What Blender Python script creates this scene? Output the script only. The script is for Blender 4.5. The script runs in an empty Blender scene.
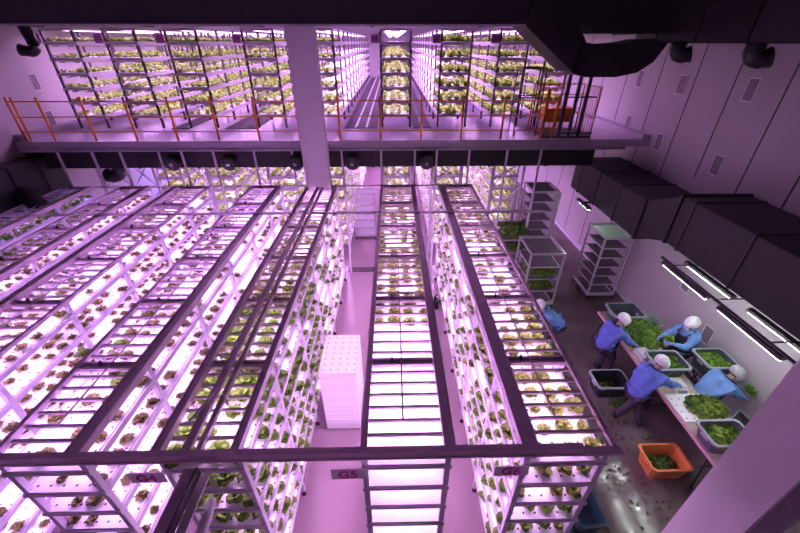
import bpy, bmesh, math, random
import numpy as np
from mathutils import Vector, Matrix, Euler
random.seed(7); rng = np.random.default_rng(7)
SC = bpy.context.scene
COL = SC.collection
PI = math.pi

# ------------------------------------------------------------------ materials
def newmat(name):
    m = bpy.data.materials.new(name); m.use_nodes = True
    nt = m.node_tree; b = nt.nodes['Principled BSDF']
    return m, nt, b
def mat(name, col, rough=.5, metal=0., noise=0., scale=8., bump=0., spec=.5, trans=0.):
    m, nt, b = newmat(name)
    b.inputs['Roughness'].default_value = rough; b.inputs['Metallic'].default_value = metal
    b.inputs['Specular IOR Level'].default_value = spec
    if trans: b.inputs['Transmission Weight'].default_value = trans
    tc = nt.nodes.new('ShaderNodeTexCoord'); nz = nt.nodes.new('ShaderNodeTexNoise')
    nz.inputs['Scale'].default_value = scale; nz.inputs['Detail'].default_value = 4
    nt.links.new(tc.outputs['Object'], nz.inputs['Vector'])
    cr = nt.nodes.new('ShaderNodeValToRGB')
    k = noise
    cr.color_ramp.elements[0].position = .3; cr.color_ramp.elements[1].position = .7
    cr.color_ramp.elements[0].color = tuple(c*(1-k) for c in col)+(1,)
    cr.color_ramp.elements[1].color = tuple(min(1, c*(1+k*.6)) for c in col)+(1,)
    nt.links.new(nz.outputs['Fac'], cr.inputs['Fac']); nt.links.new(cr.outputs['Color'], b.inputs['Base Color'])
    if bump:
        bp = nt.nodes.new('ShaderNodeBump'); bp.inputs['Strength'].default_value = bump; bp.inputs['Distance'].default_value = .01
        nt.links.new(nz.outputs['Fac'], bp.inputs['Height']); nt.links.new(bp.outputs['Normal'], b.inputs['Normal'])
    return m
def emis(name, col, s):
    m = bpy.data.materials.new(name); m.use_nodes = True; nt = m.node_tree
    for n in list(nt.nodes): nt.nodes.remove(n)
    e = nt.nodes.new('ShaderNodeEmission'); e.inputs['Color'].default_value = col+(1,); e.inputs['Strength'].default_value = s
    o = nt.nodes.new('ShaderNodeOutputMaterial'); nt.links.new(e.outputs[0], o.inputs[0]); return m
def leafmat(name, c1, c2, scale=14):
    m, nt, b = newmat(name)
    b.inputs['Roughness'].default_value = .55
    tc = nt.nodes.new('ShaderNodeTexCoord'); nz = nt.nodes.new('ShaderNodeTexNoise')
    nz.inputs['Scale'].default_value = scale; nz.inputs['Detail'].default_value = 3
    nt.links.new(tc.outputs['Object'], nz.inputs['Vector'])
    cr = nt.nodes.new('ShaderNodeValToRGB')
    cr.color_ramp.elements[0].position = .35; cr.color_ramp.elements[1].position = .68
    cr.color_ramp.elements[0].color = c1+(1,); cr.color_ramp.elements[1].color = c2+(1,)
    nt.links.new(nz.outputs['Fac'], cr.inputs['Fac']); nt.links.new(cr.outputs['Color'], b.inputs['Base Color'])
    tr = nt.nodes.new('ShaderNodeBsdfTranslucent'); mx = nt.nodes.new('ShaderNodeMixShader'); mx.inputs[0].default_value = .25
    nt.links.new(cr.outputs['Color'], tr.inputs['Color'])
    nt.links.new(b.outputs[0], mx.inputs[1]); nt.links.new(tr.outputs[0], mx.inputs[2])
    nt.links.new(mx.outputs[0], nt.nodes['Material Output'].inputs[0])
    return m
def boardmat():
    m, nt, b = newmat('white_foam_board'); b.inputs['Roughness'].default_value = .6
    uv = nt.nodes.new('ShaderNodeUVMap'); uv.uv_map = 'UVMap'
    def M(op, a, bb=None):
        n = nt.nodes.new('ShaderNodeVectorMath'); n.operation = op
        nt.links.new(a, n.inputs[0])
        if bb is not None: n.inputs[1].default_value = bb
        return n
    f = M('FRACTION', M('MULTIPLY', uv.outputs[0], (1/.13, 1/.13, 0)).outputs[0])
    s = M('SUBTRACT', f.outputs[0], (.5, .5, 0)); l = M('LENGTH', s.outputs[0])
    lt = nt.nodes.new('ShaderNodeMath'); lt.operation = 'LESS_THAN'; lt.inputs[1].default_value = .10
    nt.links.new(l.outputs['Value'], lt.inputs[0])
    mx = nt.nodes.new('ShaderNodeMix'); mx.data_type = 'RGBA'
    mx.inputs[6].default_value = (.86, .86, .88, 1); mx.inputs[7].default_value = (.05, .03, .05, 1)
    nt.links.new(lt.outputs[0], mx.inputs[0]); nt.links.new(mx.outputs[2], b.inputs['Base Color'])
    return m
def floormat():
    m, nt, b = newmat('painted_concrete_floor')
    tc = nt.nodes.new('ShaderNodeTexCoord')
    nz = nt.nodes.new('ShaderNodeTexNoise'); nz.inputs['Scale'].default_value = .8; nz.inputs['Detail'].default_value = 3
    n2 = nt.nodes.new('ShaderNodeTexNoise'); n2.inputs['Scale'].default_value = 9; n2.inputs['Detail'].default_value = 6
    for n in (nz, n2): nt.links.new(tc.outputs['Object'], n.inputs['Vector'])
    # work area (x > 2.4) is bare grey-brown concrete, the rack aisles are coated
    sx = nt.nodes.new('ShaderNodeSeparateXYZ'); nt.links.new(tc.outputs['Object'], sx.inputs[0])
    gt = nt.nodes.new('ShaderNodeMath'); gt.operation = 'GREATER_THAN'; gt.inputs[1].default_value = 2.15
    nt.links.new(sx.outputs[0], gt.inputs[0])
    cr = nt.nodes.new('ShaderNodeValToRGB'); cr.color_ramp.elements[0].position = .38; cr.color_ramp.elements[1].position = .66
    cr.color_ramp.elements[0].color = (.10, .072, .07, 1); cr.color_ramp.elements[1].color = (.17, .145, .14, 1)
    nt.links.new(nz.outputs['Fac'], cr.inputs['Fac'])
    mx = nt.nodes.new('ShaderNodeMix'); mx.data_type = 'RGBA'
    mx.inputs[6].default_value = (.42, .31, .35, 1)
    nt.links.new(gt.outputs[0], mx.inputs[0]); nt.links.new(cr.outputs['Color'], mx.inputs[7])
    nt.links.new(mx.outputs[2], b.inputs['Base Color'])
    rr = nt.nodes.new('ShaderNodeMapRange'); rr.inputs[1].default_value = .35; rr.inputs[2].default_value = .65
    rr.inputs[3].default_value = .06; rr.inputs[4].default_value = .24
    nt.links.new(n2.outputs['Fac'], rr.inputs[0]); nt.links.new(rr.outputs[0], b.inputs['Roughness'])
    bp = nt.nodes.new('ShaderNodeBump'); bp.inputs['Strength'].default_value = .05; bp.inputs['Distance'].default_value = .01
    nt.links.new(n2.outputs['Fac'], bp.inputs['Height']); nt.links.new(bp.outputs['Normal'], b.inputs['Normal'])
    return m

LEDC = (.90, .46, 1.)
M = dict(
    led=emis('led_light', LEDC, 21.), ledviolet=emis('led_violet_pink_light', (.76, .36, 1.), 21.), ledfar=emis('led_strip_light', (.82, .39, 1.), 8.5),
    ledblue=emis('led_violet_light', (.46, .25, 1.), 14.),
    tube=emis('white_tube_light', (.93, 1., .96), 26.),
    frame=mat('rack_white_metal', (.62, .58, .66), .4, 0, .06),
    rail=mat('rack_grey_metal', (.62, .47, .58), .45, .2, .15, 6),
    deepm=mat('dark_steel', (.10, .085, .10), .45, .3, .15),
    bar=mat('lamp_housing', (.60, .50, .58), .45, .1, .08),
    board=boardmat(), foam=mat('foam_side', (.82, .82, .84), .7, 0, .03),
    wall=mat('wall_panel', (.50, .47, .485), .55, 0, .07, .8), seam=mat('seam_dark', (.05, .04, .05), .6),
    ceil=mat('ceiling_panel', (.24, .22, .24), .8, 0, .1), floor=floormat(),
    deck=mat('deck_floor', (.52, .45, .55), .25, 0, .1, 1.5), slab=mat('deck_edge_steel', (.40, .36, .42), .4, .2, .08),
    duct=mat('black_insulated_duct', (.018, .015, .018), .5, 0, .25, 3, .3),
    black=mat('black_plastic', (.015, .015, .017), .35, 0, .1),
    column=mat('column_paint', (.66, .60, .66), .5, 0, .04, 2),
    orange=mat('orange_paint', (.85, .27, .02), .45, 0, .08), vent=mat('vent_slats', (.26, .22, .26), .5, 0, .1),
    white=mat('white_plastic', (.78, .78, .80), .4, 0, .03), steel=mat('steel_tube', (.58, .56, .60), .3, .5, .06),
    mesh=mat('trolley_tray', (.16, .13, .15), .5, .2, .25, 12), mesh2=mat('trolley_tray_green', (.60, .80, .66), .4, 0, .15, 7),
    mat_=mat('rubber_mat', (.14, .11, .14), .6, 0, .1),
    plate=mat('label_plate', (.88, .82, .90), .5, 0, .04), magenta=mat('label_magenta', (.68, .02, .36), .5),
    plated=mat('label_plate_dark', (.62, .22, .58), .5, 0, .04), violet=mat('label_dark', (.25, .03, .25), .5),
    table=mat('table_top', (.52, .44, .36), .45, 0, .12, 4), tedge=mat('table_edge', (.70, .42, .48), .5),
    crate=mat('crate_blue_grey', (.065, .095, .11), .3, 0, .12, 4, 0, .6), craterim=mat('crate_rim', (.38, .44, .46), .3),
    crateb=mat('crate_black', (.022, .025, .03), .3, 0, .1, 4), cratet=mat('crate_teal', (.02, .055, .065), .35, 0, .1),
    crateo=mat('crate_orange', (.68, .23, .07), .4, 0, .12, 3), cratev=mat('crate_violet_grey', (.12, .10, .17), .3, 0, .1),
    clear=mat('clear_plastic_box', (.45, .50, .47), .25, 0, .1),
    blue=mat('smock_blue', (.16, .33, .66), .8, 0, .22, 6, .9), bluev=mat('smock_blue_deep', (.11, .17, .56), .8, 0, .25, 6, .9),
    navy=mat('apron_dark', (.022, .020, .030), .5, 0, .2), skin=mat('skin', (.52, .31, .23), .55, 0, .05),
    trouser=mat('trousers_dark', (.045, .03, .06), .8, 0, .2), boot=mat('rubber_boot', (.02, .018, .025), .35),
    net=mat('hairnet_white', (.74, .75, .78), .7, 0, .16, 30, .5), netg=mat('hairnet_grey', (.48, .49, .50), .7, 0, .2, 30, .5),
    glove=mat('glove_blue', (.14, .32, .75), .5, 0, .1), mask=mat('face_mask', (.60, .68, .76), .7), hair=mat('hair_black', (.012, .010, .010), .5),
    eye=mat('eye_dark', (.02, .015, .012), .3), display=mat('scale_display', (.30, .36, .32), .3), digits=mat('display_digits', (.04, .06, .05), .4),
    lf=leafmat('lettuce_far_green', (.08, .19, .015), (.38, .52, .07)), lg=leafmat('lettuce_green', (.035, .11, .007), (.25, .40, .04), 34), lo=leafmat('lettuce_olive', (.05, .09, .010), (.30, .36, .05), 34),
    lb=leafmat('lettuce_brown', (.06, .06, .015), (.30, .27, .07), 34), lv=leafmat('lettuce_bright', (.07, .20, .015), (.34, .58, .08), 22),
    ld=leafmat('lettuce_dark', (.03, .09, .012), (.14, .27, .04), 22), debris=leafmat('leaf_scraps', (.04, .025, .015), (.10, .09, .03)),
)

# ------------------------------------------------------------------ mesh builder
class MB:
    def __init__(s): s.v = []; s.f = []; s.m = []; s.mats = []; s.uv = None
    def mi(s, m):
        if m not in s.mats: s.mats.append(m)
        return s.mats.index(m)
    def add(s, vs, fs, m):
        o = len(s.v); k = s.mi(m); s.v += [tuple(v) for v in vs]
        for f in fs: s.f.append(tuple(i+o for i in f)); s.m.append(k)
        return s
    def box(s, a, b, m, bottom=None):
        x0, y0, z0 = a; x1, y1, z1 = b
        vs = [(x0,y0,z0),(x1,y0,z0),(x1,y1,z0),(x0,y1,z0),(x0,y0,z1),(x1,y0,z1),(x1,y1,z1),(x0,y1,z1)]
        fs = [(4,5,6,7),(0,1,5,4),(1,2,6,5),(2,3,7,6),(3,0,4,7)]
        s.add(vs, fs, m); s.add([vs[0],vs[1],vs[2],vs[3]], [(3,2,1,0)], bottom or m); return s
    def hexa(s, vs, m):
        return s.add(vs, [(3,2,1,0),(4,5,6,7),(0,1,5,4),(1,2,6,5),(2,3,7,6),(3,0,4,7)], m)
    def tube(s, pts, r, m, n=8, cap=True, closed=False):
        pts = [Vector(p) for p in pts]; N = len(pts); rings = []
        up = Vector((0,0,1))
        for i, p in enumerate(pts):
            if closed: d = pts[(i+1) % N]-pts[i-1]
            else: d = (pts[min(i+1, N-1)]-pts[max(i-1, 0)])
            d.normalize()
            u = up if abs(d.dot(up)) < .95 else Vector((1,0,0))
            a = d.cross(u).normalized(); b = d.cross(a).normalized()
            rr = r[i] if isinstance(r, (list, tuple)) else r
            rings.append([p+a*math.cos(2*PI*k/n+PI/n)*rr+b*math.sin(2*PI*k/n+PI/n)*rr for k in range(n)])
        vs = [v for R in rings for v in R]; fs = []
        for i in range(N if closed else N-1):
            j = (i+1) % N
            for k in range(n): fs.append((i*n+k, i*n+(k+1) % n, j*n+(k+1) % n, j*n+k))
        if cap and not closed: fs.append(tuple(range(n))[::-1]); fs.append(tuple((N-1)*n+k for k in range(n)))
        return s.add(vs, fs, m)
    def beam(s, p, q, w, h, m):
        p, q = Vector(p), Vector(q); d = (q-p).normalized()
        u = Vector((0,0,1)) if abs(d.z) < .95 else Vector((0,1,0))
        a = d.cross(u).normalized()*w/2; b = a.cross(d).normalized()*h/2
        return s.hexa([p-a-b, p+a-b, p+a+b, p-a+b, q-a-b, q+a-b, q+a+b, q-a+b], m)
    def build(s, name, parent=None, smooth=False, loc=None):
        me = bpy.data.meshes.new(name); me.from_pydata(s.v, [], s.f)
        for m in s.mats: me.materials.append(m)
        me.polygons.foreach_set('material_index', s.m)
        if smooth: me.polygons.foreach_set('use_smooth', [True]*len(s.f))
        me.update()
        return link(name, me, parent)
def link(name, me, parent=None):
    o = bpy.data.objects.new(name, me); COL.objects.link(o)
    if parent is not None:
        o.parent = parent
    return o
def recenter(o, loc):
    """shift a top-level mesh so that its origin is at loc"""
    o.data.transform(Matrix.Translation(-Vector(loc))); o.location = loc; return o
def tag(o, label=None, cat=None, group=None, kind=None):
    if label: o['label'] = label
    if cat: o['category'] = cat
    if group: o['group'] = group
    if kind: o['kind'] = kind
    return o
def thing(name, loc, label, cat, group=None, rz=0):
    o = bpy.data.objects.new(name, None); COL.objects.link(o); o.location = loc; o.rotation_euler = (0,0,rz)
    o.empty_display_size = .1
    return tag(o, label, cat, group)
def struct(o): o['kind'] = 'structure'; return o
def dup(o, loc=None, rz=None, parent=None):
    c = o.copy(); COL.objects.link(c)
    if parent is not None: c.parent = parent
    if loc is not None: c.location = loc
    if rz is not None: c.rotation_euler = (0,0,rz)
    for ch in o.children: dup(ch, parent=c)
    return c
def bevel(o, w=.006, seg=2):
    b = o.modifiers.new('b', 'BEVEL'); b.width = w; b.segments = seg; b.limit_method = 'ANGLE'; return o
def local(mb, loc):
    """translate all verts of a builder by -loc (to build in world numbers under a thing at loc)"""
    lx, ly, lz = loc; mb.v = [(x-lx, y-ly, z-lz) for x, y, z in mb.v]; return mb
def text_mesh(txt, size, m, depth=.002):
    cu = bpy.data.curves.new('t', 'FONT'); cu.body = txt; cu.size = size; cu.align_x = 'CENTER'; cu.align_y = 'CENTER'
    cu.extrude = depth; cu.offset = size*.02
    o = bpy.data.objects.new('t', cu); COL.objects.link(o)
    bpy.context.view_layer.update()
    me = bpy.data.meshes.new_from_object(o.evaluated_get(bpy.context.evaluated_depsgraph_get()))
    bpy.data.objects.remove(o); me.materials.clear(); me.materials.append(m); return me

# ------------------------------------------------------------------ room
XL, XR, YB, YE, ZC, ZD = -9.25, 6.5, -2.0, 29.0, 7.9, 4.1
T = .2
struct(MB().box((XL-T, YB-T, -.2), (XR+T, YE+T, 0), M['floor']).build('floor'))
struct(MB().box((XL-T, YB-T, ZC), (XR+T, YE+T, ZC+.2), M['ceil']).build('ceiling'))
struct(MB().box((XL-T, YB, 0), (XL, YE, ZC), M['wall']).build('wall_left'))
struct(MB().box((XR, YB, 0), (XR+T, YE, ZC), M['wall']).build('wall_right'))
struct(MB().box((XL-T, YE, 0), (XR+T, YE+T, ZC), M['wall']).build('wall_back'))
struct(MB().box((XL-T, YB-T, 0), (XR+T, YB, ZC), M['wall']).build('wall_front'))
n = 1
for y in (2.2, 3.4, 4.5, 5.61, 6.54, 7.62, 8.66, 9.86, 11.26, 12.5, 13.8, 15.1):
    struct(MB().box((XR-.006, y-.011, 3.7 if y < 7.7 else .12), (XR+.01, y+.011, ZC), M['seam']).build('trim_%d' % n)); n += 1
for y in (7.4, 8.7):
    struct(MB().box((XL-.01, y-.009, .12), (XL+.006, y+.009, 3.9), M['seam']).build('trim_%d' % n)); n += 1
struct(MB().box((XR-.05, YB, 0), (XR, YE, .11), M['frame']).build('baseboard_right'))
struct(MB().box((XL, YB, 0), (XL+.05, YE, .11), M['frame']).build('baseboard_left'))
struct(MB().box((XL, 9.45, ZD), (XL+.30, YE, ZD+.16), M['slab']).build('trim_%d' % n)); n += 1
struct(MB().box((XR-.22, 9.41, ZD), (XR, YE, ZD+.10), M['slab']).build('trim_%d' % n)); n += 1
# mezzanine deck slab
mb = MB(); mb.box((XL, 9.40, 3.93), (XR, YE, ZD), M['deck'])
struct(mb.build('trim_%d' % n)); n += 1
mb = MB(); mb.box((XL+.1, 9.32, 3.90), (5.85, 9.40, ZD+.02), M['slab']); mb.box((XL+.1, 9.28, 3.88), (5.85, 9.40, 3.92), M['slab'])
struct(mb.build('trim_%d' % n)); n += 1
# floor drain grate in the aisle
mb = MB()
for i in range(22): mb.box((-1.45+i*.042, 9.80, .0), (-1.45+i*.042+.022, 10.02, .012), M['deepm'])
mb.box((-1.46, 9.79, 0), (-.52, 9.81, .014), M['deepm']); mb.box((-1.46, 10.01, 0), (-.52, 10.03, .014), M['deepm'])
tag(mb.build('drain_grate'), 'dark slotted drain grate across the aisle left of the G5 rack', 'drain grate')

# white steel columns
def hcolumn(x, y, w, d, label):
    r = thing('steel_column', (x, y, 0), label, 'column')
    mb = MB(); mb.box((-w/2, -d/2, .02), (w/2, -d/2+.03, ZC-.01), M['column']); mb.box((-w/2, d/2-.03, .02), (w/2, d/2, ZC-.01), M['column'])
    mb.box((-w/2+.0, -d/2+.03, .02), (-w/2+.03, d/2-.03, ZC-.01), M['column']); mb.box((w/2-.03, -d/2+.03, .02), (w/2, d/2-.03, ZC-.01), M['column'])
    bevel(mb.build('shaft', r), .012)
    MB().box((-w/2-.08, -d/2-.06, 0), (w/2+.08, d/2+.02, .025), M['column']).build('base_plate', r)
    mb = MB()
    mb.box((w/2-.002, -d/2+.06, .03), (w/2+.004, -d/2+.07, ZC-.02), M['slab']); mb.box((-w/2+.05, -d/2-.003, .03), (-w/2+.055, -d/2, ZC-.02), M['slab'])
    mb.build('edge_seam', r)
    return r
hcolumn(-1.90, 9.14, .62, .22, 'tall white steel column standing in front of the deck behind the G4 rack')
# foreground H column at right
r = thing('steel_column', (3.18, 1.62, 0), 'lilac-lit steel H column close by at the bottom right corner', 'column')
MB().box((-.18, -.19, .02), (-.15, .28, ZC-.01), M['column']).build('flange', r)
MB().box((.17, -.19, .02), (.20, .28, ZC-.01), M['column']).build('flange', r)
MB().box((-.15, .03, .02), (.17, .05, ZC-.01), M['column']).build('web', r)
MB().box((-.25, -.25, 0), (.27, .35, .02), M['column']).build('base_plate', r)
MB().tube([(-.08, -.07, .02), (-.08, -.07, 7.8)], .055, M['black'], 10).build('dark_pipe', r, True)  # black pipe set into the recess to draw its dark band

# wall vents
def vent(x, y, z, side, label):
    r = thing('wall_vent', (x, y, z), label, 'vent', 'slatted vents on the side walls')
    s = -1 if side == 'R' else 1
    mb = MB(); w, h, t = .125, .20, .012
    for a, b in (((-w, -h), (w, -h+.02)), ((-w, h-.02), (w, h)), ((-w, -h), (-w+.02, h)), ((w-.02, -h), (w, h))):
        x0, x1 = sorted((0, s*t)); mb.box((x0, a[0], a[1]), (x1, b[0], b[1]), M['white'])
    mb2 = mb; mb2.build('frame', r)
    mb = MB()
    mb.box(*[tuple(v) for v in ((min(0, s*.004), -w+.02, -h+.02), (max(0, s*.004), w-.02, h-.02))], M['vent'])
    for i in range(12):
        z0 = -h+.026+i*.030; x0, x1 = sorted((s*.004, s*.009)); mb.box((x0, -w+.02, z0), (x1, w-.02, z0+.02), M['vent'])
    mb.build('slats', r)
vent(XR, 10.62, 5.37, 'R', 'upper slatted vent on the right wall, furthest from the camera')
vent(XR, 9.0, 5.37, 'R', 'upper slatted vent on the right wall, middle one of three')
vent(XR, 7.2, 5.45, 'R', 'upper slatted vent on the right wall, nearest to the camera')
vent(XR, 10.55, 4.28, 'R', 'lower slatted vent on the right wall, just above the deck level')
vent(XR, 9.1, 4.10, 'R', 'lower slatted vent on the right wall, middle one of three')
vent(XR, 7.2, 4.08, 'R', 'lower slatted vent on the right wall, above the big black duct')
vent(XR, 6.6, 1.62, 'R', 'small slatted vent under the black duct at the end of the tube lights')
vent(XR, 5.62, 1.0, 'R', 'slatted vent low on the right wall behind the worker in the white hairnet')
vent(XL, 10.75, 5.30, 'L', 'upper slatted vent on the left wall beyond the orange railing')
vent(XL, 10.72, 4.42, 'L', 'lower slatted vent on the left wall behind the orange railing')

# ------------------------------------------------------------------ boards + racks
def board_mesh(w, l, t=.035):
    me = bpy.data.meshes.new('planting_board')
    x, y = w/2, l/2
    v = [(-x,-y,0),(x,-y,0),(x,y,0),(-x,y,0),(-x,-y,t),(x,-y,t),(x,y,t),(-x,y,t)]
    f = [(3,2,1,0),(4,5,6,7),(0,1,5,4),(1,2,6,5),(2,3,7,6),(3,0,4,7)]
    me.from_pydata(v, [], f); me.materials.append(M['board']); me.materials.append(M['foam'])
    for i, p in enumerate(me.polygons): p.material_index = 0 if i == 1 else 1
    uv = me.uv_layers.new(name='UVMap')
    for p in me.polygons:
        for li in p.loop_indices:
            c = me.vertices[me.loops[li].vertex_index].co
            uv.data[li].uv = (c.x+w/2, c.y+l/2)
    return me

def leaf_plant(nl, rad, h, seed, segs=3):
    """rosette of curved ruffled leaves; returns verts, faces"""
    r = random.Random(seed); V = []; Fc = []
    for k in range(nl):
        inner = k >= nl*.6
        a = 2.399*k + r.uniform(-.25, .25)
        L = rad*(r.uniform(.85, 1.1) if not inner else r.uniform(.45, .7)); up = h*(r.uniform(.45, .8) if not inner else r.uniform(1., 1.35))
        W = L*(.62 if not inner else .8); o = len(V)
        for i in range(segs+1):
            t = i/segs; rr = L*t+.006; z = up*math.sin(min(1, t*1.15)*PI*.55)
            w = W*math.sin((.14+t*.66)*PI)*.85+.004
            for j in (-1, 0, 1):
                zz = z+abs(j)*.30*w+r.uniform(-1, 1)*.010*(1 if i else 0)
                rj = rr*(1-.10*abs(j)*t)+r.uniform(-.006, .006)
                V.append((math.cos(a)*rj-math.sin(a)*w*j, math.sin(a)*rj+math.cos(a)*w*j, max(.003, zz)))
        for i in range(segs):
            for j in range(2):
                q = o+i*3+j; Fc.append((q, q+1, q+4, q+3))
    return V, Fc
def plant_mesh(name, nl, rad, h, seed, m, segs=3):
    V, Fc = leaf_plant(nl, rad, h, seed, segs)
    me = bpy.data.meshes.new(name); me.from_pydata(V, [], Fc); me.materials.append(m)
    me.polygons.foreach_set('use_smooth', [True]*len(Fc)); me.update(); return me
HI = {}
for key, m, rad, h in (('g', M['lg'], .100, .085), ('o', M['lo'], .094, .075), ('b', M['lb'], .072, .05)):
    HI[key] = [plant_mesh('lettuce', 13, rad*s, h*s, 10*i+1, m) for i, s in enumerate((1., .88, 1.12, .8))]
# low detail prototypes for the stuff mesh: arrays
def lowproto(nl, rad, h, seed, segs=2):
    V, Fc = leaf_plant(nl, rad, h, seed, segs); return np.array(V, np.float32), np.array(Fc, np.int32)
LO = {k: [lowproto(9, r_, h_, s+3) for s in range(4)] for k, r_, h_ in (('g', .100, .085), ('o', .094, .075), ('b', .072, .05))}
LO['f'] = [lowproto(7, .115, .065, s+30, 2) for s in range(3)]; LO['d'] = [lowproto(8, .13, .11, s+40, 2) for s in range(3)]
plants = []      # dicts: x,y,z,kind,score,label
boards = []
stuff_boards = []

# camera model (same numbers as the camera below) used only to rank which plants show largest
CAM = Vector((0, 0, 6.2))
RACK_TOP = 2.95
TIERS = [2.70, 2.32, 1.94, 1.56, 1.18, .80, .42]
YS = [2.03, 3.13, 4.39, 5.64, 6.89, 8.14, 9.28]
ORD = ['top', 'second', 'third', 'fourth', 'fifth', 'sixth', 'lowest']
BAY = ['front', 'second', 'third', 'fourth', 'fifth', 'rearmost']

def shelf_mb(x0, x1, ys, z):
    mb = MB()
    mb.box((x0-.01, ys[0]-.04, z-.045), (x0+.010, ys[-1]+.02, z+.030), M['frame'])
    mb.box((x1-.010, ys[0]-.04, z-.045), (x1+.01, ys[-1]+.02, z+.030), M['frame'])
    for i, y in enumerate(ys[1:]):
        mb.box((x0+.012, y-.02, z-.05), (x1-.012, y+.02, z-.002), M['frame'])
    mb.box((x0-.02, ys[0]-.045, z-.026), (x1+.02, ys[0]-.032, z+.012), M['frame'])
    mb.box((x0+.012, ys[0], z-.030), (x1-.012, ys[-1], z-.022), M['frame'])
    return mb
def posts(r, x0, x1, ys, zb, zt, loc, m=None, foot=True, w=.055):
    pm = MB().box((-w/2, -w/2, zb), (w/2, w/2, zt), m or M['frame']).build('post', r)
    fm = None
    if foot:
        fm = MB().tube([(0, 0, zb-.10), (0, 0, zb-.085), (0, 0, zb)], [.038, .038, .022], M['black'], 8).build('foot', pm)
    first = True
    for x in (x0+w/2-.008, x1-w/2+.008):
        for y in ys:
            p = pm if first else pm.copy()
            if not first:
                COL.objects.link(p); p.parent = r
                if fm is not None:
                    f = fm.copy(); COL.objects.link(f); f.parent = p
            p.location = (x-loc[0], y-loc[1], -loc[2]); first = False

def g_rack(name_, x0, x1, rails, tray, kinds, sidecols, fills, labeltxt, led='led', loclabel=''):
    loc = ((x0+x1)/2, YS[0], 0)
    r = thing('growing_rack', loc, loclabel, 'rack')
    posts(r, x0, x1, YS, .10, RACK_TOP-.02, loc)
    for z in TIERS: local(shelf_mb(x0, x1, YS, z), loc).build('shelf', r)
    # top frame: side rails and bay bands
    for xa, xb, zh in rails:
        mb = MB(); mb.box((xa, YS[0]-.03, RACK_TOP-.02), (xb, YS[-1]+.05, RACK_TOP+zh), M['rail'])
        if xb-xa > .07:
            mb.box((xa, YS[0]-.03, RACK_TOP+zh), (xa+.012, YS[-1]+.05, RACK_TOP+zh+.025), M['rail'])
            mb.box((xb-.012, YS[0]-.03, RACK_TOP+zh), (xb, YS[-1]+.05, RACK_TOP+zh+.025), M['bar'])
        local(mb, loc).build('top_rail', r)
    for y in YS[1:]:
        mb = MB()
        mb.box((x0, y-.055, RACK_TOP-.05), (x1, y-.02, RACK_TOP+.0), M['rail']); mb.box((x0, y+.02, RACK_TOP-.05), (x1, y+.055, RACK_TOP+.0), M['rail'])
        mb.box((x0, y-.05, RACK_TOP-.045), (x1, y+.05, RACK_TOP-.03), M['rail'])
        local(mb, loc).build('bay_band', r)
    # lamp bars, top tier
    base = None
    for b in range(6):
        ya, yb = YS[b]+.10, YS[b+1]-.10; nb = 6
        for i in range(nb):
            y = ya+(yb-ya)*(i+.35)/(nb-.3)
            if base is None:
                base = MB().box((-(x1-x0)/2, -.014, -.030), ((x1-x0)/2, .014, .0), M['bar'], M[led]).build('lamp_bar', r); o = base
            else:
                o = base.copy(); COL.objects.link(o); o.parent = r
            o.location = (0, y-loc[1], RACK_TOP-.01)
    mb = MB()
    for z in TIERS[:-1]:
        for b in range(6):
            ya, yb = YS[b]+.12, YS[b+1]-.12
            for i in range(4):
                y = ya+(yb-ya)*(i+.5)/4
                mb.box((x0+.04, y-.018, z-.062), (x1-.04, y+.018, z-.034), M['bar'], M[led])
    tag(local(mb, loc).build('lamp_bar', r), kind='stuff')
    # conduit along the middle with small junctions
    mb = MB(); xc = x0+(x1-x0)*.47
    if not tray: mb.tube([(xc, 2.32, RACK_TOP+.012), (xc, YS[-1], RACK_TOP+.012)], .011, M['rail'], 6)
    mb.box((xc-.16, 2.31, RACK_TOP+.0), (xc+.01, 2.33, RACK_TOP+.02), M['rail'])
    for y in YS[1:]: mb.box((xc-.12, y-.02, RACK_TOP), (xc-.10, y+.02, RACK_TOP+.06), M['deepm'])
    local(mb, loc).build('conduit', r)
    if labeltxt:
        xp = x0-.30
        pl = local(MB().box((xp, YS[0]-.085, 2.60), (x0+.035, YS[0]-.075, 2.76), M['plate']), loc).build('label_plate', r)
        tm = text_mesh(labeltxt, .155, M['magenta'])
        t = link('label_text', tm, pl); t.rotation_euler = (PI/2, 0, 0); t.location = (xp+.16-loc[0], YS[0]-.090-loc[1], 2.678)
    # boards and plants
    for ti, z in enumerate(TIERS):
        for b in range(6):
            ya, yb = YS[b]+(.003 if b else -.028), YS[b+1]-.003
            boards.append((x0+.02, x1-.02, ya, yb, z, name_, ti, b))
            kind, dens = fills(ti, b)
            if not kind: continue
            nc, nr = 4, (6 if b else 5)
            for c in range(nc):
                for q in range(nr):
                    if dens < 0:
                        if q < 4: continue
                    elif random.random() > dens: continue
                    xx = x0+.085+(x1-x0-.17)*c/(nc-1)+random.uniform(-.015, .015); yy = ya+(yb-ya)*(q+.5)/nr+random.uniform(-.03, .03)
                    kk = kind if random.random() < .93 else random.choice('gob')
                    near = (c == (0 if sidecols == 0 else 3)) or (ti == 0) or (b == 0 and q == 0)
                    d = (Vector((xx, yy, z))-CAM).length
                    plants.append(dict(p=(xx, yy, z+.034), k=kk, s=d*(1 if near else 2.2), l=(name_, ti, b)))

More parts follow.
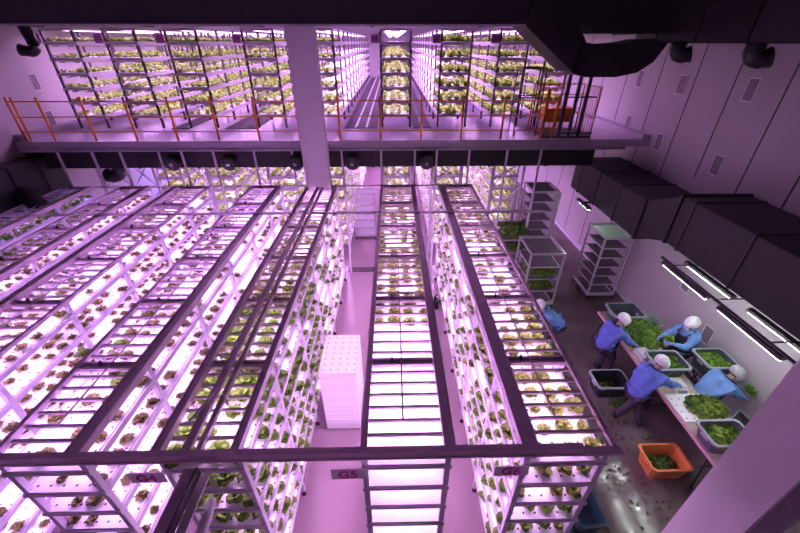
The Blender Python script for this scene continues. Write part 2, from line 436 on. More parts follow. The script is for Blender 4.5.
def fG6(t, b):
    if t == 0: return ('o', [.95, .85, .35, .45, .7, .8][b])
    return ('o' if t < 3 else 'g', [.85, .8, .7, .6, .7, .6][b])
def fG5(t, b):
    if b < 1: return (None, 0)
    if b == 1: return ('o', -1)
    return ('o', .8) if t < 2 else ('g', .5)
def fG4(t, b):
    if t == 0: return ('g' if b < 2 else 'o', [.85, .8, .85, .75, .35, .2][b])
    return ('g', [.9, .9, .85, .6, .35, .3][b])
def fG3(t, b): return ('b', [.68, .62, .55, .45, .45, .5][b])
def fG2(t, b): return ('b', [.72, .72, .74, .72, .7, .7][b])
def fG1(t, b): return ('b' if t else 'b', .85)
def fG0(t, b): return ('g' if b < 4 else 'o', .9)
G = [
 ('the G6 rack', 1.24, 2.04, [(1.17, 1.33, .05), (2.03, 2.07, .03)], False, 'o', 0, fG6, 'G6', 'growing rack labelled G6, beside the harvesting floor, with wide dark rail on its left'),
 ('the G5 rack', -.32, .52, [(-.33, -.27, .04), (.45, .56, .05)], False, 'o', 1, fG5, 'G5', 'growing rack labelled G5 with empty white boards at its front end'),
 ('the G4 rack', -2.22, -1.46, [(-2.25, -2.16, .04), (-1.52, -1.44, .05)], True, 'g', 2, fG4, 'G4', 'growing rack labelled G4 with a double cable tray along the middle of its top'),
 ('the rack left of G4', -3.72, -2.93, [(-3.73, -3.68, .03), (-3.02, -2.88, .05)], False, 'b', 2, fG3, None, 'growing rack of brownish lettuces standing next left of the G4 rack'),
 ('the second rack left of G4', -5.60, -4.82, [(-5.66, -5.54, .05), (-4.84, -4.79, .03)], False, 'b', 2, fG2, None, 'growing rack of brown lettuces, second to the left of the G4 rack'),
 ('the third rack left of G4', -7.10, -6.32, [(-7.12, -7.08, .03), (-6.42, -6.28, .05)], False, 'b', 2, fG1, None, 'growing rack third to the left of the G4 rack, its plants olive brown'),
 ('the leftmost rack', -8.60, -7.82, [(-8.62, -8.58, .03), (-7.90, -7.78, .05)], False, 'g', 2, fG0, None, 'violet-lit growing rack at the far left beside the left wall'),
]
for (nm, x0, x1, rails, tray, k_, sc_, ff, lt, ll) in G:
    g_rack(nm, x0, x1, rails, tray, k_, sc_, ff, lt, 'ledblue' if nm == 'the leftmost rack' else 'ledviolet' if x0 < -3 else 'led', ll)

# one mesh per board size, shared by copies
bm_cache = {}
nt_ = 0
for (xa, xb, ya, yb, z, nm, ti, b) in boards:
    w, l = round(xb-xa, 3), round(yb-ya, 3)
    if (w, l) not in bm_cache: bm_cache[(w, l)] = board_mesh(w, l)
    o = link('planting_board', bm_cache[(w, l)]); o.location = ((xa+xb)/2, (ya+yb)/2, z-.001)
    if ti < 9 and nm == 'the G5 rack' and b < 2:
        if ('p', w, l) not in bm_cache:
            bm_cache[('p', w, l)] = bm_cache[(w, l)].copy(); bm_cache[('p', w, l)].materials[0] = M['foam']
        o.data = bm_cache[('p', w, l)]
    tag(o, 'white planting board, %s tier, %s bay of %s' % (ORD[ti], BAY[b], nm), 'planting board', 'planting boards on the growing racks')

# ------------------------------------------------------------------ far racks (deck level and below the deck)
def far_rack(x0, x1, y0, nb, tiers, ztop, zfl, label, group, plate=None, led='ledfar', dark=True, postm=None, sideplants=True, dens=.9, kind='f', front='d', frontbays=99, colmask=None, emptytop=False):
    ys = [y0+1.25*i for i in range(nb+1)]; loc = ((x0+x1)/2, y0, zfl)
    r = thing('growing_rack', loc, label, 'rack', group)
    posts(r, x0, x1, ys, zfl+.05, ztop, loc, foot=False, w=.05, m=postm)
    for z in tiers: local(shelf_mb(x0, x1, ys, z), loc).build('shelf', r)
    mb = MB(); mb.box((x0-.01, ys[0]-.03, ztop-.04), (x1+.01, ys[0]+.02, ztop+.02), M['bar'])
    mb.box((x0-.01, ys[0], ztop), (x1+.01, ys[-1], ztop+.012), M['frame'])
    local(mb, loc).build('top_frame', r)
    zt = list(tiers[1:])+[ztop+.045]
    for z in zt:
        for fx in (.26, .74):
            mb = MB(); xc = x0+(x1-x0)*fx; mb.box((xc-.075, ys[0]+.03, z-.075), (xc+.075, ys[-1]-.03, z-.05), M['frame'], M[led])
            local(mb, loc).build('lamp_strip', r)
    if plate:
        pl = local(MB().box((x0-.22, y0-.06, ztop-.30), (x0-.02, y0-.05, ztop-.10), M['plated']), loc).build('label_plate', r)
        t = link('label_text', text_mesh(plate, .13, M['violet']), pl); t.rotation_euler = (PI/2, 0, 0); t.location = (x0-.12-loc[0], y0-.064-loc[1], ztop-.20-loc[2])
    for ti, z in enumerate(tiers):
        for b in range(nb):
            stuff_boards.append((x0+.02, x1-.02, ys[b]+(.02 if b else -.028), ys[b+1]-.02, z))
            if b >= frontbays or (emptytop and ti == len(tiers)-1): continue
            for c in range(4):
                if colmask is not None and c not in colmask and b > 0: continue
                for q in range(6 if b < 4 else 5):
                    if random.random() > dens: continue
                    xx = x0+.09+(x1-x0-.18)*c/3+random.uniform(-.02, .02); yy = ys[b]+1.25*(q+.5)/(6 if b < 4 else 5)
                    kk = front if (b == 0) else kind
                    plants.append(dict(p=(xx, yy, z+.034), k=kk, s=1e6, l=None))
UT = [4.45, 4.79, 5.13, 5.47, 5.81, 6.16]
UX = [(-8.6, -7.82, 'D1'), (-7.10, -6.32, 'D2'), (-5.60, -4.82, 'D3'), (-3.72, -2.93, 'D4'), (-2.22, -1.46, 'D5'), (-.30, .50, 'D6'), (1.24, 2.04, 'D7'), (2.72, 3.48, 'D8'), (3.95, 4.6, 'D9')]
UL = ['leftmost rack on the upper deck, beside the left wall', 'upper deck rack, second from the left', 'upper deck rack, third from the left, labelled D3',
      'upper deck rack labelled D4, two places left of the white column', 'upper deck rack partly behind the tall white column', 'upper deck rack straight ahead at the centre with a glowing empty top tier',
      'upper deck rack right of the centre aisle with leafy green front', 'upper deck rack, second from the right, with bright green plants', 'rightmost rack on the upper deck behind the orange lift cage']
for i, ((x0, x1, pl), lb) in enumerate(zip(UX, UL)):
    cm = None
    if i == 5: far_rack(x0, x1, 10.8, 13, UT, 6.46, ZD, lb, 'racks on the upper deck', pl, dens=.75, postm=M['deepm'], kind='f', front='f', emptytop=True)
    else:
        far_rack(x0, x1, 10.8, 13 if i < 8 else 6, UT, 6.46, ZD, lb, 'racks on the upper deck', pl, dens=.9 if i > 5 else .85, postm=M['deepm'],
                 front='d' if i > 5 else 'f', frontbays=1 if i in (4, 6) else 9)
# empty top tier of the centre deck rack
LX = [(-7.10, -6.32), (-5.60, -4.82), (-3.72, -2.93), (-2.22, -1.46), (-.30, .50), (1.24, 2.04), (3.05, 3.80), (-8.5, -7.72)]
LL = ['first of the pink-lit racks under the deck from the left', 'second rack from the left under the deck', 'third rack from the left under the deck', 'rack under the deck behind the white column',
      'rack under the deck behind the end of G5', 'rack under the deck behind the end of G6', 'rightmost rack under the deck beside the tall trolley', 'violet-lit rack deep under the deck by the left wall']
for i, ((x0, x1), lb) in enumerate(zip(LX, LL)):
    far_rack(x0, x1, 10.9 if i < 7 else 13.2, 8 if i < 7 else 6, TIERS[::-1], 3.05, 0, lb, 'racks under the deck', None, led='ledblue' if i == 7 else 'ledfar', dens=.85, front='f', kind='f', frontbays=4)

# boards rest -> one stuff mesh with UVs
def boards_stuff(lst):
    n_ = len(lst); V = np.zeros((n_*8, 3), np.float32); UVs = []
    Fb = np.array([(4,5,6,7),(0,1,5,4),(1,2,6,5),(2,3,7,6),(3,0,4,7),(3,2,1,0)], np.int32); Fall = []
    t = .033
    for i, (xa, xb, ya, yb, z) in enumerate(lst):
        V[i*8:i*8+8] = [(xa,ya,z),(xb,ya,z),(xb,yb,z),(xa,yb,z),(xa,ya,z+t),(xb,ya,z+t),(xb,yb,z+t),(xa,yb,z+t)]
        Fall.append(Fb+i*8)
    Fall = np.concatenate(Fall); me = bpy.data.meshes.new('planting_board')
    me.vertices.add(len(V)); me.vertices.foreach_set('co', V.ravel())
    me.loops.add(Fall.size); me.loops.foreach_set('vertex_index', Fall.ravel())
    me.polygons.add(len(Fall)); me.polygons.foreach_set('loop_start', np.arange(0, Fall.size, 4, dtype=np.int32))
    me.materials.append(M['board']); me.materials.append(M['foam'])
    mi = np.ones(len(Fall), np.int32); mi[0::6] = 0; me.polygons.foreach_set('material_index', mi)
    uv = me.uv_layers.new(name='UVMap'); uv.data.foreach_set('uv', V[Fall.ravel()][:, :2].ravel().copy())
    me.update(calc_edges=True); me.validate()
    return me
o = link('planting_board', boards_stuff(stuff_boards))
tag(o, 'white planting boards on all the racks on and under the deck', 'planting board', None, 'stuff')

# lettuces: 300 nearest showing as individuals, the rest as one stuff mesh
cand = sorted([p for p in plants if p['l']], key=lambda p: p['s'])
ind = []
for p in cand:
    x, y, z = p['p']
    # rough view test with the camera's frame
    a = math.radians(31.6); yy = y*math.cos(a)-(z-6.2)*math.sin(a); vv = -(y*math.sin(a)+(z-6.2)*math.cos(a))
    if yy > .3 and abs(x/yy) < 1.12 and abs(vv/yy) < .76: ind.append(p)
    if len(ind) == 300: break
idset = set(id(p) for p in ind)
for i, p in enumerate(ind):
    o = link('lettuce', HI[p['k']][i % 4]); o.location = p['p']; s = random.uniform(.82, 1.15)
    o.rotation_euler = (0, 0, random.uniform(0, 6.28)); o.scale = (s, s, s*random.uniform(.8, 1.2))
    nm, ti, b = p['l']; cn = {'g': 'green', 'o': 'olive green', 'b': 'brownish red'}[p['k']]
    tag(o, '%s lettuce, %s tier, %s bay of %s' % (cn, ORD[ti], BAY[b], nm), 'lettuce', 'lettuces growing on the %s tier, %s bay of %s' % (ORD[ti], BAY[b], nm))
def plants_stuff(lst):
    Vs, Fs, Ms = [], [], []; off = 0
    mid = {'g': 0, 'o': 1, 'b': 2, 'f': 3, 'd': 4}
    for p in lst:
        V, Fc = random.choice(LO[p['k']]); a = random.uniform(0, 6.28); s = random.uniform(.8, 1.15)
        R = np.array([[math.cos(a), -math.sin(a), 0], [math.sin(a), math.cos(a), 0], [0, 0, 1]], np.float32)*s
        Vs.append(V@R.T+np.array(p['p'], np.float32)); Fs.append(Fc+off); Ms.append(np.full(len(Fc), mid[p['k']], np.int32)); off += len(V)
    V = np.concatenate(Vs); Fc = np.concatenate(Fs); mi = np.concatenate(Ms)
    me = bpy.data.meshes.new('lettuce'); me.vertices.add(len(V)); me.vertices.foreach_set('co', V.ravel())
    me.loops.add(Fc.size); me.loops.foreach_set('vertex_index', Fc.ravel())
    me.polygons.add(len(Fc)); me.polygons.foreach_set('loop_start', np.arange(0, Fc.size, 4, dtype=np.int32))
    for k in ('lg', 'lo', 'lb', 'lf', 'lf'): me.materials.append(M[k])
    me.polygons.foreach_set('material_index', mi); me.polygons.foreach_set('use_smooth', np.ones(len(Fc), bool))
    me.update(calc_edges=True); return me
rest = [p for p in plants if id(p) not in idset]
o = link('lettuce', plants_stuff(rest))
tag(o, 'all the remaining rows of lettuces on the racks, smaller in view', 'lettuce', None, 'stuff')
print('plants', len(plants), 'boards', len(boards), len(stuff_boards))

# ------------------------------------------------------------------ beams and trays over the racks
o = MB().box((-9.2, 1.93, RACK_TOP+.02), (1.72, 1.99, RACK_TOP+.10), M['rail']).box((-9.2, 1.92, RACK_TOP+.0), (2.10, 2.0, RACK_TOP+.02), M['bar']).build('cross_beam')
tag(recenter(o, (-3.7, 1.95, RACK_TOP)), 'dark purple steel beam running across the front ends of the racks', 'beam')
o = MB().box((-9.2, 7.38, RACK_TOP+.055), (3.3, 7.42, RACK_TOP+.10), M['bar']).build('cross_beam')
tag(recenter(o, (-3.0, 7.4, RACK_TOP+.05)), 'thin pale bar laid across the tops of the racks towards their rear', 'beam')
o = MB().box((-8.7, 9.33, RACK_TOP-.01), (2.1, 9.37, RACK_TOP+.03), M['bar']).build('cross_beam')
tag(recenter(o, (-3.0, 9.35, RACK_TOP)), 'thin pale bar along the rear ends of the racks in front of the deck', 'beam')
# double tray along G4 top
r = thing('cable_tray', (-1.86, 2.0, RACK_TOP+.04), 'double dark cable tray running along the middle of the G4 rack top', 'cable tray')
MB().box((-.095, .0, 0), (-.02, 7.25, .04), M['rail']).box((-.095, 0, .04), (-.085, 7.25, .055), M['bar']).build('channel', r)
MB().box((.045, .0, 0), (.085, 7.25, .05), M['rail']).box((.045, .0, .05), (.052, 7.25, .07), M['bar']).build('channel', r)
mb = MB()
for y in (.9, 2.2, 3.5, 4.7, 6.0): mb.box((-.115, y, -.012), (.085, y+.03, -.001), M['rail'])
mb.build('bracket', r)
# channel running on towards the camera
r = thing('longitudinal_beam', (-1.80, 1.86, RACK_TOP-.08), 'dark steel channel running from the cross beam towards the camera left of G5', 'beam')
MB().box((-.11, -2.6, 0), (.0, .03, .05), M['rail']).box((.0, -2.6, -.03), (.02, .03, .07), M['deepm']).build('channel', r)
MB().box((.02, -2.6, -.05), (.10, .03, -.035), M['bar']).build('lower_flange', r)
o = MB().tube([(-1.60, -.6, 2.78), (-1.60, 1.55, 2.78), (-1.60, 1.70, 2.78)], [.045, .045, .02], M['frame'], 12).build('round_pipe', None, True)
tag(recenter(o, (-1.60, .6, 2.78)), 'pale round pipe with a capped end just below the steel channel', 'pipe')
# slanted ladder-like rod on G4 front bay
mb = MB(); mb.tube([(-2.02, 2.30, 3.02), (-1.82, 2.62, 3.16), (-1.74, 2.52, 2.99)], .016, M['frame'], 6)
o = mb.build('bent_bracket'); tag(recenter(o, (-1.86, 2.45, 3.0)), 'small bent metal bracket standing on the front of the G4 cable tray', 'bracket')

# ------------------------------------------------------------------ deck railing
r = thing('deck_railing', (-1.7, 9.46, ZD), 'long orange pipe railing along the front edge of the upper deck', 'railing')
pm = None
xs = [-9.0, -8.88]+[-8.3+1.0*i for i in range(12)]+[3.98]
for x in xs:
    if pm is None: pm = MB().tube([(0, 0, .0), (0, 0, 1.0)], .026, M['orange'], 8).build('post', r, True); o = pm
    else: o = pm.copy(); COL.objects.link(o); o.parent = r
    o.location = (x+1.7, 0, 0)
for z in (.22, .56, .90): MB().tube([(-9.0+1.7, -.0, z), (3.98+1.7, 0, z)], .013, M['orange'], 6).build('rail', r, True)
# rubber mats in the deck aisles
for x0, x1, lb in ((-1.36, -.40, 'dark ribbed mats lying in the aisle left of the centre deck rack'), (.60, 1.14, 'dark ribbed mats lying in the aisle right of the centre deck rack'),
                   (-4.7, -3.8, 'dark ribbed mats lying in the deck aisle left of the white column'), (-6.2, -5.7, 'dark ribbed mats lying in a deck aisle at the left')):
    mb = MB(); nn = 3 if x1-x0 > .6 else 2; w = (x1-x0)/nn
    for k in range(nn):
        for i in range(4): mb.box((x0+k*w+i*w*.22, 10.9, ZD), (x0+k*w+i*w*.22+w*.17, 27.8, ZD+.02), M['mat_'])
    o = mb.build('ribbed_mat'); tag(recenter(o, ((x0+x1)/2, 19, ZD)), lb, 'floor mat')
for k, x in enumerate((-1.04, -.74)):
    o = MB().box((x-.03, 10.9, ZD+.021), (x+.03, 27.8, ZD+.03), M['white']).build('floor_strip')
    tag(recenter(o, (x, 19, ZD)), ['left one', 'right one'][k]+' of two white strips running along the centre deck aisle', 'floor strip')

# deck support posts with cross braces
sx = [-8.37, -7.52, -6.83, -5.87, -5.31, -4.52, -3.5, -2.55, -1.3, -.3, .56, 1.12, 1.95, 2.92, 3.79]
base = None
for i, x in enumerate(sx):
    if base is None: base = recenter(MB().box((x-.022, 9.40, 0), (x+.022, 9.45, 3.93), M['frame']).build('deck_post'), (x, 9.42, 0)); o = base
    else: o = dup(base, (x, 9.42, 0))
    tag(o, 'slim pale post holding up the deck edge, number %d counted from the left wall' % (i+1) if False else 'slim pale deck post, %s from the left wall' % ['first', 'second', 'third', 'fourth', 'fifth', 'sixth', 'seventh', 'eighth', 'ninth', 'tenth', 'eleventh', 'twelfth', 'thirteenth', 'fourteenth', 'last'][i], 'post', 'slim posts along the deck edge')
for k, (a, b) in enumerate(((0, 1), (1, 2), (3, 4), (5, 6), (6, 7), (9, 10), (11, 12), (13, 14))):
    for (s, e, wd) in ((2.9, 3.75, 'rising'), (3.75, 2.9, 'falling')):
        mb = MB().beam((sx[a], 10.45, s-.35), (sx[b], 10.45, e-.35), .03, .03, M['frame'])
        mb.beam((sx[a], 10.45, s-.35-.9), (sx[b], 10.45, e-.35-.9), .03, .03, M['frame'])
        o = mb.build('cross_brace'); tag(recenter(o, ((sx[a]+sx[b])/2, 10.45, 2.9)), 'pale %s diagonal braces under the deck, %s braced bay from the left' % (wd, ['first', 'second', 'third', 'fourth', 'fifth', 'sixth', 'seventh', 'last'][k]), 'brace', 'diagonal braces under the deck')
for i, x in enumerate((-8.4, -6.83, -5.3, -3.6, -2.5, .6, 1.12, 2.0, 2.9, 3.8)):
    o = MB().box((x-.03, 10.42, 0), (x+.03, 10.48, 3.93), M['frame']).build('deck_column')
    tag(recenter(o, (x, 10.45, 0)), 'pale deck column behind the post row, %s from the left' % ['first', 'second', 'third', 'fourth', 'fifth', 'sixth', 'seventh', 'eighth', 'ninth', 'last'][i], 'post', 'columns under the deck')

# ------------------------------------------------------------------ ducts
def rib_box(mb, a, b, axis, step, m):
    mb.box(a, b, m); x0, y0, z0 = a; x1, y1, z1 = b; e = .018
    lo, hi = (x0, x1) if axis == 'x' else (y0, y1); t = lo+step
    while t < hi-.1:
        if axis == 'x': mb.box((t-.025, y0-e, z0-e), (t+.025, y1+e, z1+e), m)
        else: mb.box((x0-e, t-.025, z0-e), (x1+e, t+.025, z1+e), m)
        t += step
o = MB(); rib_box(o, (-8.0, 9.46, 3.43), (5.2, 9.95, 3.86), 'x', 1.5, M['duct'])
o = bevel(o.build('air_duct'), .02); tag(recenter(o, (-1.5, 9.6, 3.5)), 'black rectangular duct running under the front edge of the deck', 'duct')
# right wall duct: rear piece, transition, front piece
r = thing('air_duct', (5.85, 7.0, 2.6), 'big black insulated duct running along the right wall above the work tables', 'duct')
loc = (5.85, 7.0, 2.6)
mb = MB(); rib_box(mb, (5.2, 7.0, 2.58), (6.42, 10.3, 3.42), 'y', .95, M['duct']); bevel(local(mb, loc).build('rear_section', r), .02)
mb = MB(); y0, y1 = 6.15, 7.0
mb.hexa([(5.2,y0,2.93),(6.42,y0,2.93),(6.42,y1,2.58),(5.2,y1,2.58),(5.2,y0,3.84),(6.42,y0,3.84),(6.42,y1,3.42),(5.2,y1,3.42)], M['duct'])
for y, za, zb in ((y0, 2.93, 3.84), (y1, 2.58, 3.42)): mb.box((5.17, y-.03, za-.03), (6.45, y+.03, zb+.03), M['duct'])
local(mb, loc).build('transition', r)
mb = MB(); rib_box(mb, (5.2, -1.5, 2.93), (6.42, 6.15, 3.84), 'y', 1.22, M['duct']); bevel(local(mb, loc).build('front_section', r), .02)
# upper ducts
r = thing('air_duct', (-3, 8, 6.5), 'wide black duct crossing the whole hall under the ceiling', 'duct'); loc = (-3, 8, 6.5)
mb = MB(); rib_box(mb, (-9.2, 8.0, 6.46), (2.45, 8.9, 7.35), 'x', 2.2, M['duct'])
mb.box((-9.2, 7.98, 6.44), (2.47, 8.0, 6.47), M['slab']); local(mb, loc).build('straight_section', r)
mb = MB(); mb.hexa([(2.45,8,6.46),(3.55,8,5.66),(3.55,8.9,5.66),(2.45,8.9,6.46),(2.75,8,7.35),(3.65,8,6.2),(3.65,8.9,6.2),(2.75,8.9,7.35)], M['duct'])
local(mb, loc).build('sloping_section', r)
mb = MB(); pro = [(3.50, 5.68), (3.8, 5.60), (4.4, 5.60), (4.8, 5.68), (5.05, 5.86), (5.22, 6.17)]; top = [(3.6, 6.19), (3.8, 6.16), (4.3, 6.16), (4.55, 6.18), (4.7, 6.2), (4.9, 6.24)]
vs = []
for (x, z), (xt, zt) in zip(pro, top): vs += [(x,8,z),(x,8.9,z),(xt,8.9,zt),(xt,8,zt)]
fs = []
for i in range(5):
    q = i*4
    for k in range(4): fs.append((q+k, q+(k+1)%4, q+4+(k+1)%4, q+4+k))
fs += [(3,2,1,0), (20,21,22,23)]
mb.add(vs, fs, M['duct']); local(mb, loc).build('lower_bend', r)
tag(recenter(MB().box((5.04, 9.05, 2.536), (5.30, 9.10, 2.58), M['black']).build('light_bracket'), (5.15, 9.07, 2.55)), 'small black bracket holding the tube light under the rear duct', 'bracket')
r = thing('air_duct', (5.8, 6, 6.3), 'black insulated duct high along the right wall with two round outlets', 'duct'); loc = (5.8, 6, 6.3)
mb = MB(); rib_box(mb, (5.2, -1.5, 6.19), (6.44, 9.1, 7.3), 'y', 1.1, M['duct']); local(mb, loc).build('main_section', r)
mb = MB(); rib_box(mb, (3.72, 8.0, 6.33), (5.2, 8.95, 7.3), 'x', .9, M['duct']); mb.box((2.72, 8.02, 6.45), (3.72, 8.9, 7.3), M['duct']); local(mb, loc).build('branch_section', r)
def elbow(pts, r_, label, name='duct_outlet'):
    mb = MB(); pts = [Vector(p) for p in pts]; out = []
    for i in range(len(pts)-1):
        for k in range(4): out.append(pts[i].lerp(pts[i+1], k/4))
    out.append(pts[-1])
    for _ in range(3): out = [out[0]]+[(out[i-1]+out[i]*2+out[i+1])/4 for i in range(1, len(out)-1)]+[out[-1]]
    rr = [r_*(1.0 if i % 3 else 1.06) for i in range(len(out))]
    mb.tube(out, rr, M['black'], 16); rt = thing(name, pts[0], label, 'duct outlet', 'round black duct outlets')
    mb2 = MB(); d = (out[-1]-out[-2]).normalized(); mb2.tube([out[-1], out[-1]+d*.04], r_*1.12, M['black'], 16)
    local(mb, pts[0]).build('elbow', rt, True); local(mb2, pts[0]).build('rim', rt, True)
elbow([(5.68, 8.35, 6.18), (5.68, 8.35, 6.02), (5.76, 8.30, 5.95), (5.86, 8.25, 5.98)], .135, 'round black outlet under the high right duct, the further one')
elbow([(5.72, 6.60, 6.18), (5.72, 6.60, 6.02), (5.80, 6.55, 5.95), (5.90, 6.50, 5.98)], .135, 'round black outlet under the high right duct, the nearer one')
elbow([(-8.62, 10.3, 6.9), (-8.45, 10.3, 6.15), (-8.50, 10.25, 5.98), (-8.72, 10.2, 6.02)], .115, 'black hooked duct pipe high at the left wall')
for i, x in enumerate((-5.55, -4.14, -2.46, -1.03, .86)):
    rt = thing('ventilation_fan', (x, 9.32, 3.62), 'round black fan under the deck edge, %s' % ['leftmost of five', 'second from the left', 'just left of the column', 'just right of the column', 'rightmost of five'][i], 'fan', 'round fans under the deck edge')
    MB().tube([(0, -.09, -.05), (0, -.075, -.05), (0, .10, .0)], [.135, .185, .175], M['black'], 20).build('housing', rt, True)
    MB().tube([(0, -.13, -.05), (0, -.09, -.05)], [.03, .055], M['steel'], 12).build('hub', rt, True)
    mb = MB()
    for k in range(6):
        a = k*PI/3; mb.beam((math.cos(a)*.04, -.095, -.05+math.sin(a)*.04), (math.cos(a)*.13, -.10, -.05+math.sin(a)*.13), .012, .006, M['deepm'])
    mb.build('guard', rt)
o = MB(); rib_box(o, (-9.2, 6.8, 2.75), (-8.75, 9.9, 3.75), 'y', .8, M['duct']); o.box((-9.2, 9.46, 3.43), (-8.0, 9.95, 3.86), M['duct'])
o = o.build('air_duct'); tag(recenter(o, (-9, 8.5, 3)), 'black duct along the left wall below the deck level', 'duct')
elbow([(-8.75, 8.4, 3.1), (-8.5, 8.35, 3.0), (-8.3, 8.2, 2.8)], .20, 'fat black outlet bending off the duct at the left wall')
elbow([(-7.2, 9.7, 3.40), (-7.2, 9.7, 3.25), (-7.35, 9.6, 3.15), (-7.5, 9.6, 3.2)], .16, 'black hooked outlet under the deck near the left wall')

# ------------------------------------------------------------------ lift shaft with orange cages
r = thing('cargo_lift', (4.45, 9.7, ZD), 'cargo lift with dark mast posts and orange cage at the right end of the deck', 'lift'); loc = (4.45, 9.7, ZD)
for x in (4.22, 4.48, 4.72): MB().box((x-.035-loc[0], -.08, 0), (x+.035-loc[0], -.02, 1.95), M['deepm']).build('mast', r)
def cage(x0, x1, y0, y1, z1, nm, rad=.014):
    mb = MB(); P = lambda a, b: mb.tube([a, b], rad, M['orange'], 6)
    for z in (.05, .45, .9, z1): P((x0, y0, z), (x1, y1, z))
    k = 7
    for i in range(k+1):
        t = i/k; x = x0+(x1-x0)*t; y = y0+(y1-y0)*t
        mb.tube([(x, y, .0), (x, y, z1)], rad*1.5 if i in (0, k) else rad*.8, M['orange'], 6)
    return mb.build(nm, r, True)
cage(-.78, -.48, -.30, .35, 1.12, 'gate'); cage(-.70, .62, .9, .9, 1.15, 'back_guard'); cage(.62, .62, .0, .9, 1.15, 'side_guard')
MB().box((-.45, .45, .28), (.28, .85, .62), M['orange']).build('motor_box', r)
MB().box((-.62, -.1, .0), (.6, .85, .04), M['deepm']).build('platform', r)
MB().tube([(-.3, -.1, .95), (.5, -.1, .95)], .018, M['deepm'], 6).tube([(-.3, -.1, .12), (.6, -.1, .12)], .018, M['deepm'], 6).build('cross_rail', r)
r = thing('metal_stand', (3.45, 10.1, ZD), 'dark open metal frame standing on the deck left of the orange gate', 'metal frame')
mb = MB()
for x in (-.3, .28):
    for y in (-.2, .25): mb.tube([(x, y, 0), (x, y, 1.55)], .018, M['deepm'], 6)
mb.build('uprights', r); mb = MB()
for z in (.9, 1.55):
    mb.tube([(-.3, -.2, z), (.28, -.2, z), (.28, .25, z), (-.3, .25, z)], .016, M['deepm'], 6, closed=True)
mb.build('cross_bars', r)

# ------------------------------------------------------------------ tube lights over the tables
def tube_light(x, y0, y1, label, z=2.7):
    r = thing('tube_light', (x, (y0+y1)/2, z), label, 'tube light', 'tube lights hanging over the work tables'); h = (y1-y0)/2
    MB().box((-.045, -h, .0), (.045, h, .055), M['deepm']).build('housing', r)
    MB().box((-.017, -h+.02, -.022), (.017, h-.02, -.001), M['tube']).build('tube', r)
tube_light(4.98, 4.60, 5.70, 'hanging white tube light, left row, the further one')
tube_light(4.98, 3.28, 4.36, 'hanging white tube light, left row, the nearer one')
tube_light(5.40, 4.60, 5.70, 'hanging white tube light, right row, the further one by the duct')
tube_light(5.40, 3.28, 4.30, 'hanging white tube light, right row, the nearer one')
tube_light(5.08, 8.75, 9.45, 'small white tube light below the left edge of the rear duct', 2.48)
tube_light(4.98, 1.95, 3.05, 'hanging white tube light, left row, almost out of frame')
for k, x in enumerate((4.98, 5.52)):
    o = MB().box((x-.02, 1.9, 2.772), (x+.02, 5.8, 2.80), M['deepm']).build('light_rail')
    tag(recenter(o, (x, 3.8, 2.78)), ['dark rail carrying the left row of tube lights', 'dark rail beside the right row of tube lights'][k], 'rail')
for k, y in enumerate((5.45, 4.45, 3.5)):
    o = MB().tube([(4.98, y, 2.812), (5.52, y, 2.812), (5.52, y, 2.93)], .012, M['black'], 6).build('rail_spreader')
    tag(recenter(o, (5.2, y, 2.8)), 'thin black rod joining the two light rails, %s' % ['furthest', 'middle', 'nearest'][k], 'rod', 'rods joining the light rails')

# ------------------------------------------------------------------ trolleys
def trolley(x0, x1, y0, y1, zt, nsh, label, topmat=None, trays='mesh', castors=True):
    loc = ((x0+x1)/2, (y0+y1)/2, 0); r = thing('shelf_trolley', loc, label, 'trolley'); w = .022
    for x in (x0, x1):
        for y in (y0, y1):
            p = local(MB().box((x-w, y-w, .12), (x+w, y+w, zt), M['steel']), loc).build('upright', r)
            local(MB().tube([(x-.015, y, .05), (x+.015, y, .05)], .05, M['black'], 12), loc).build('castor', p)
    for z in (.14, zt-.015):
        mb = MB()
        mb.box((x0, y0-w, z-.02), (x1, y0+w, z+.02), M['steel']); mb.box((x0, y1-w, z-.02), (x1, y1+w, z+.02), M['steel'])
        mb.box((x0-w, y0, z-.02), (x0+w, y1, z+.02), M['steel']); mb.box((x1-w, y0, z-.02), (x1+w, y1, z+.02), M['steel'])
        local(mb, loc).build('frame_rail', r)
    for i in range(nsh):
        z = .16+(zt-.06-.16)*i/(nsh-1); mt = M[trays]
        if i == nsh-1 and topmat: mt = M[topmat]
        mb = MB(); mb.box((x0+.025, y0+.025, z), (x1-.025, y1-.025, z+.012), mt)
        for a, b in (((x0+.02, y0+.02), (x1-.02, y0+.035)), ((x0+.02, y1-.035), (x1-.02, y1-.02)), ((x0+.02, y0+.02), (x0+.035, y1-.02)), ((x1-.035, y0+.02), (x1-.02, y1-.02))):
            mb.box((a[0], a[1], z), (b[0], b[1], z+.03), M['steel'])
        local(mb, loc).build('tray', r)
    return r
trolley(5.42, 6.14, 8.24, 9.12, 1.92, 7, 'empty shelf trolley with a pale green top tray against the right wall', 'mesh2')
trolley(3.43, 4.27, 7.85, 8.80, 1.70, 5, 'wide shelf trolley with dark trays beside the rear of the G6 rack')
trolley(4.02, 4.75, 9.95, 10.75, 2.55, 9, 'tall trolley full of trays under the deck near the right wall', None, 'mesh')
o = MB().box((4.80, 9.95, .0), (4.83, 10.75, 2.5), M['frame']).build('side_panel'); 
tag(recenter(o, (4.81, 10.35, 0)), 'pale lilac panel standing against the tall tray trolley', 'panel')
trolley(3.05, 3.85, 9.10, 9.90, 1.45, 4, 'trolley loaded with leafy green lettuces just behind the G6 rack')
trolley(-1.36, -.66, 12.0, 12.6, 1.75, 6, 'grey tiered cart standing in the aisle left of the G5 rack', None, 'steel')
o = trolley(2.62, 3.05, 6.95, 7.65, 1.15, 3, 'low trolley with green seedlings behind the bending worker')

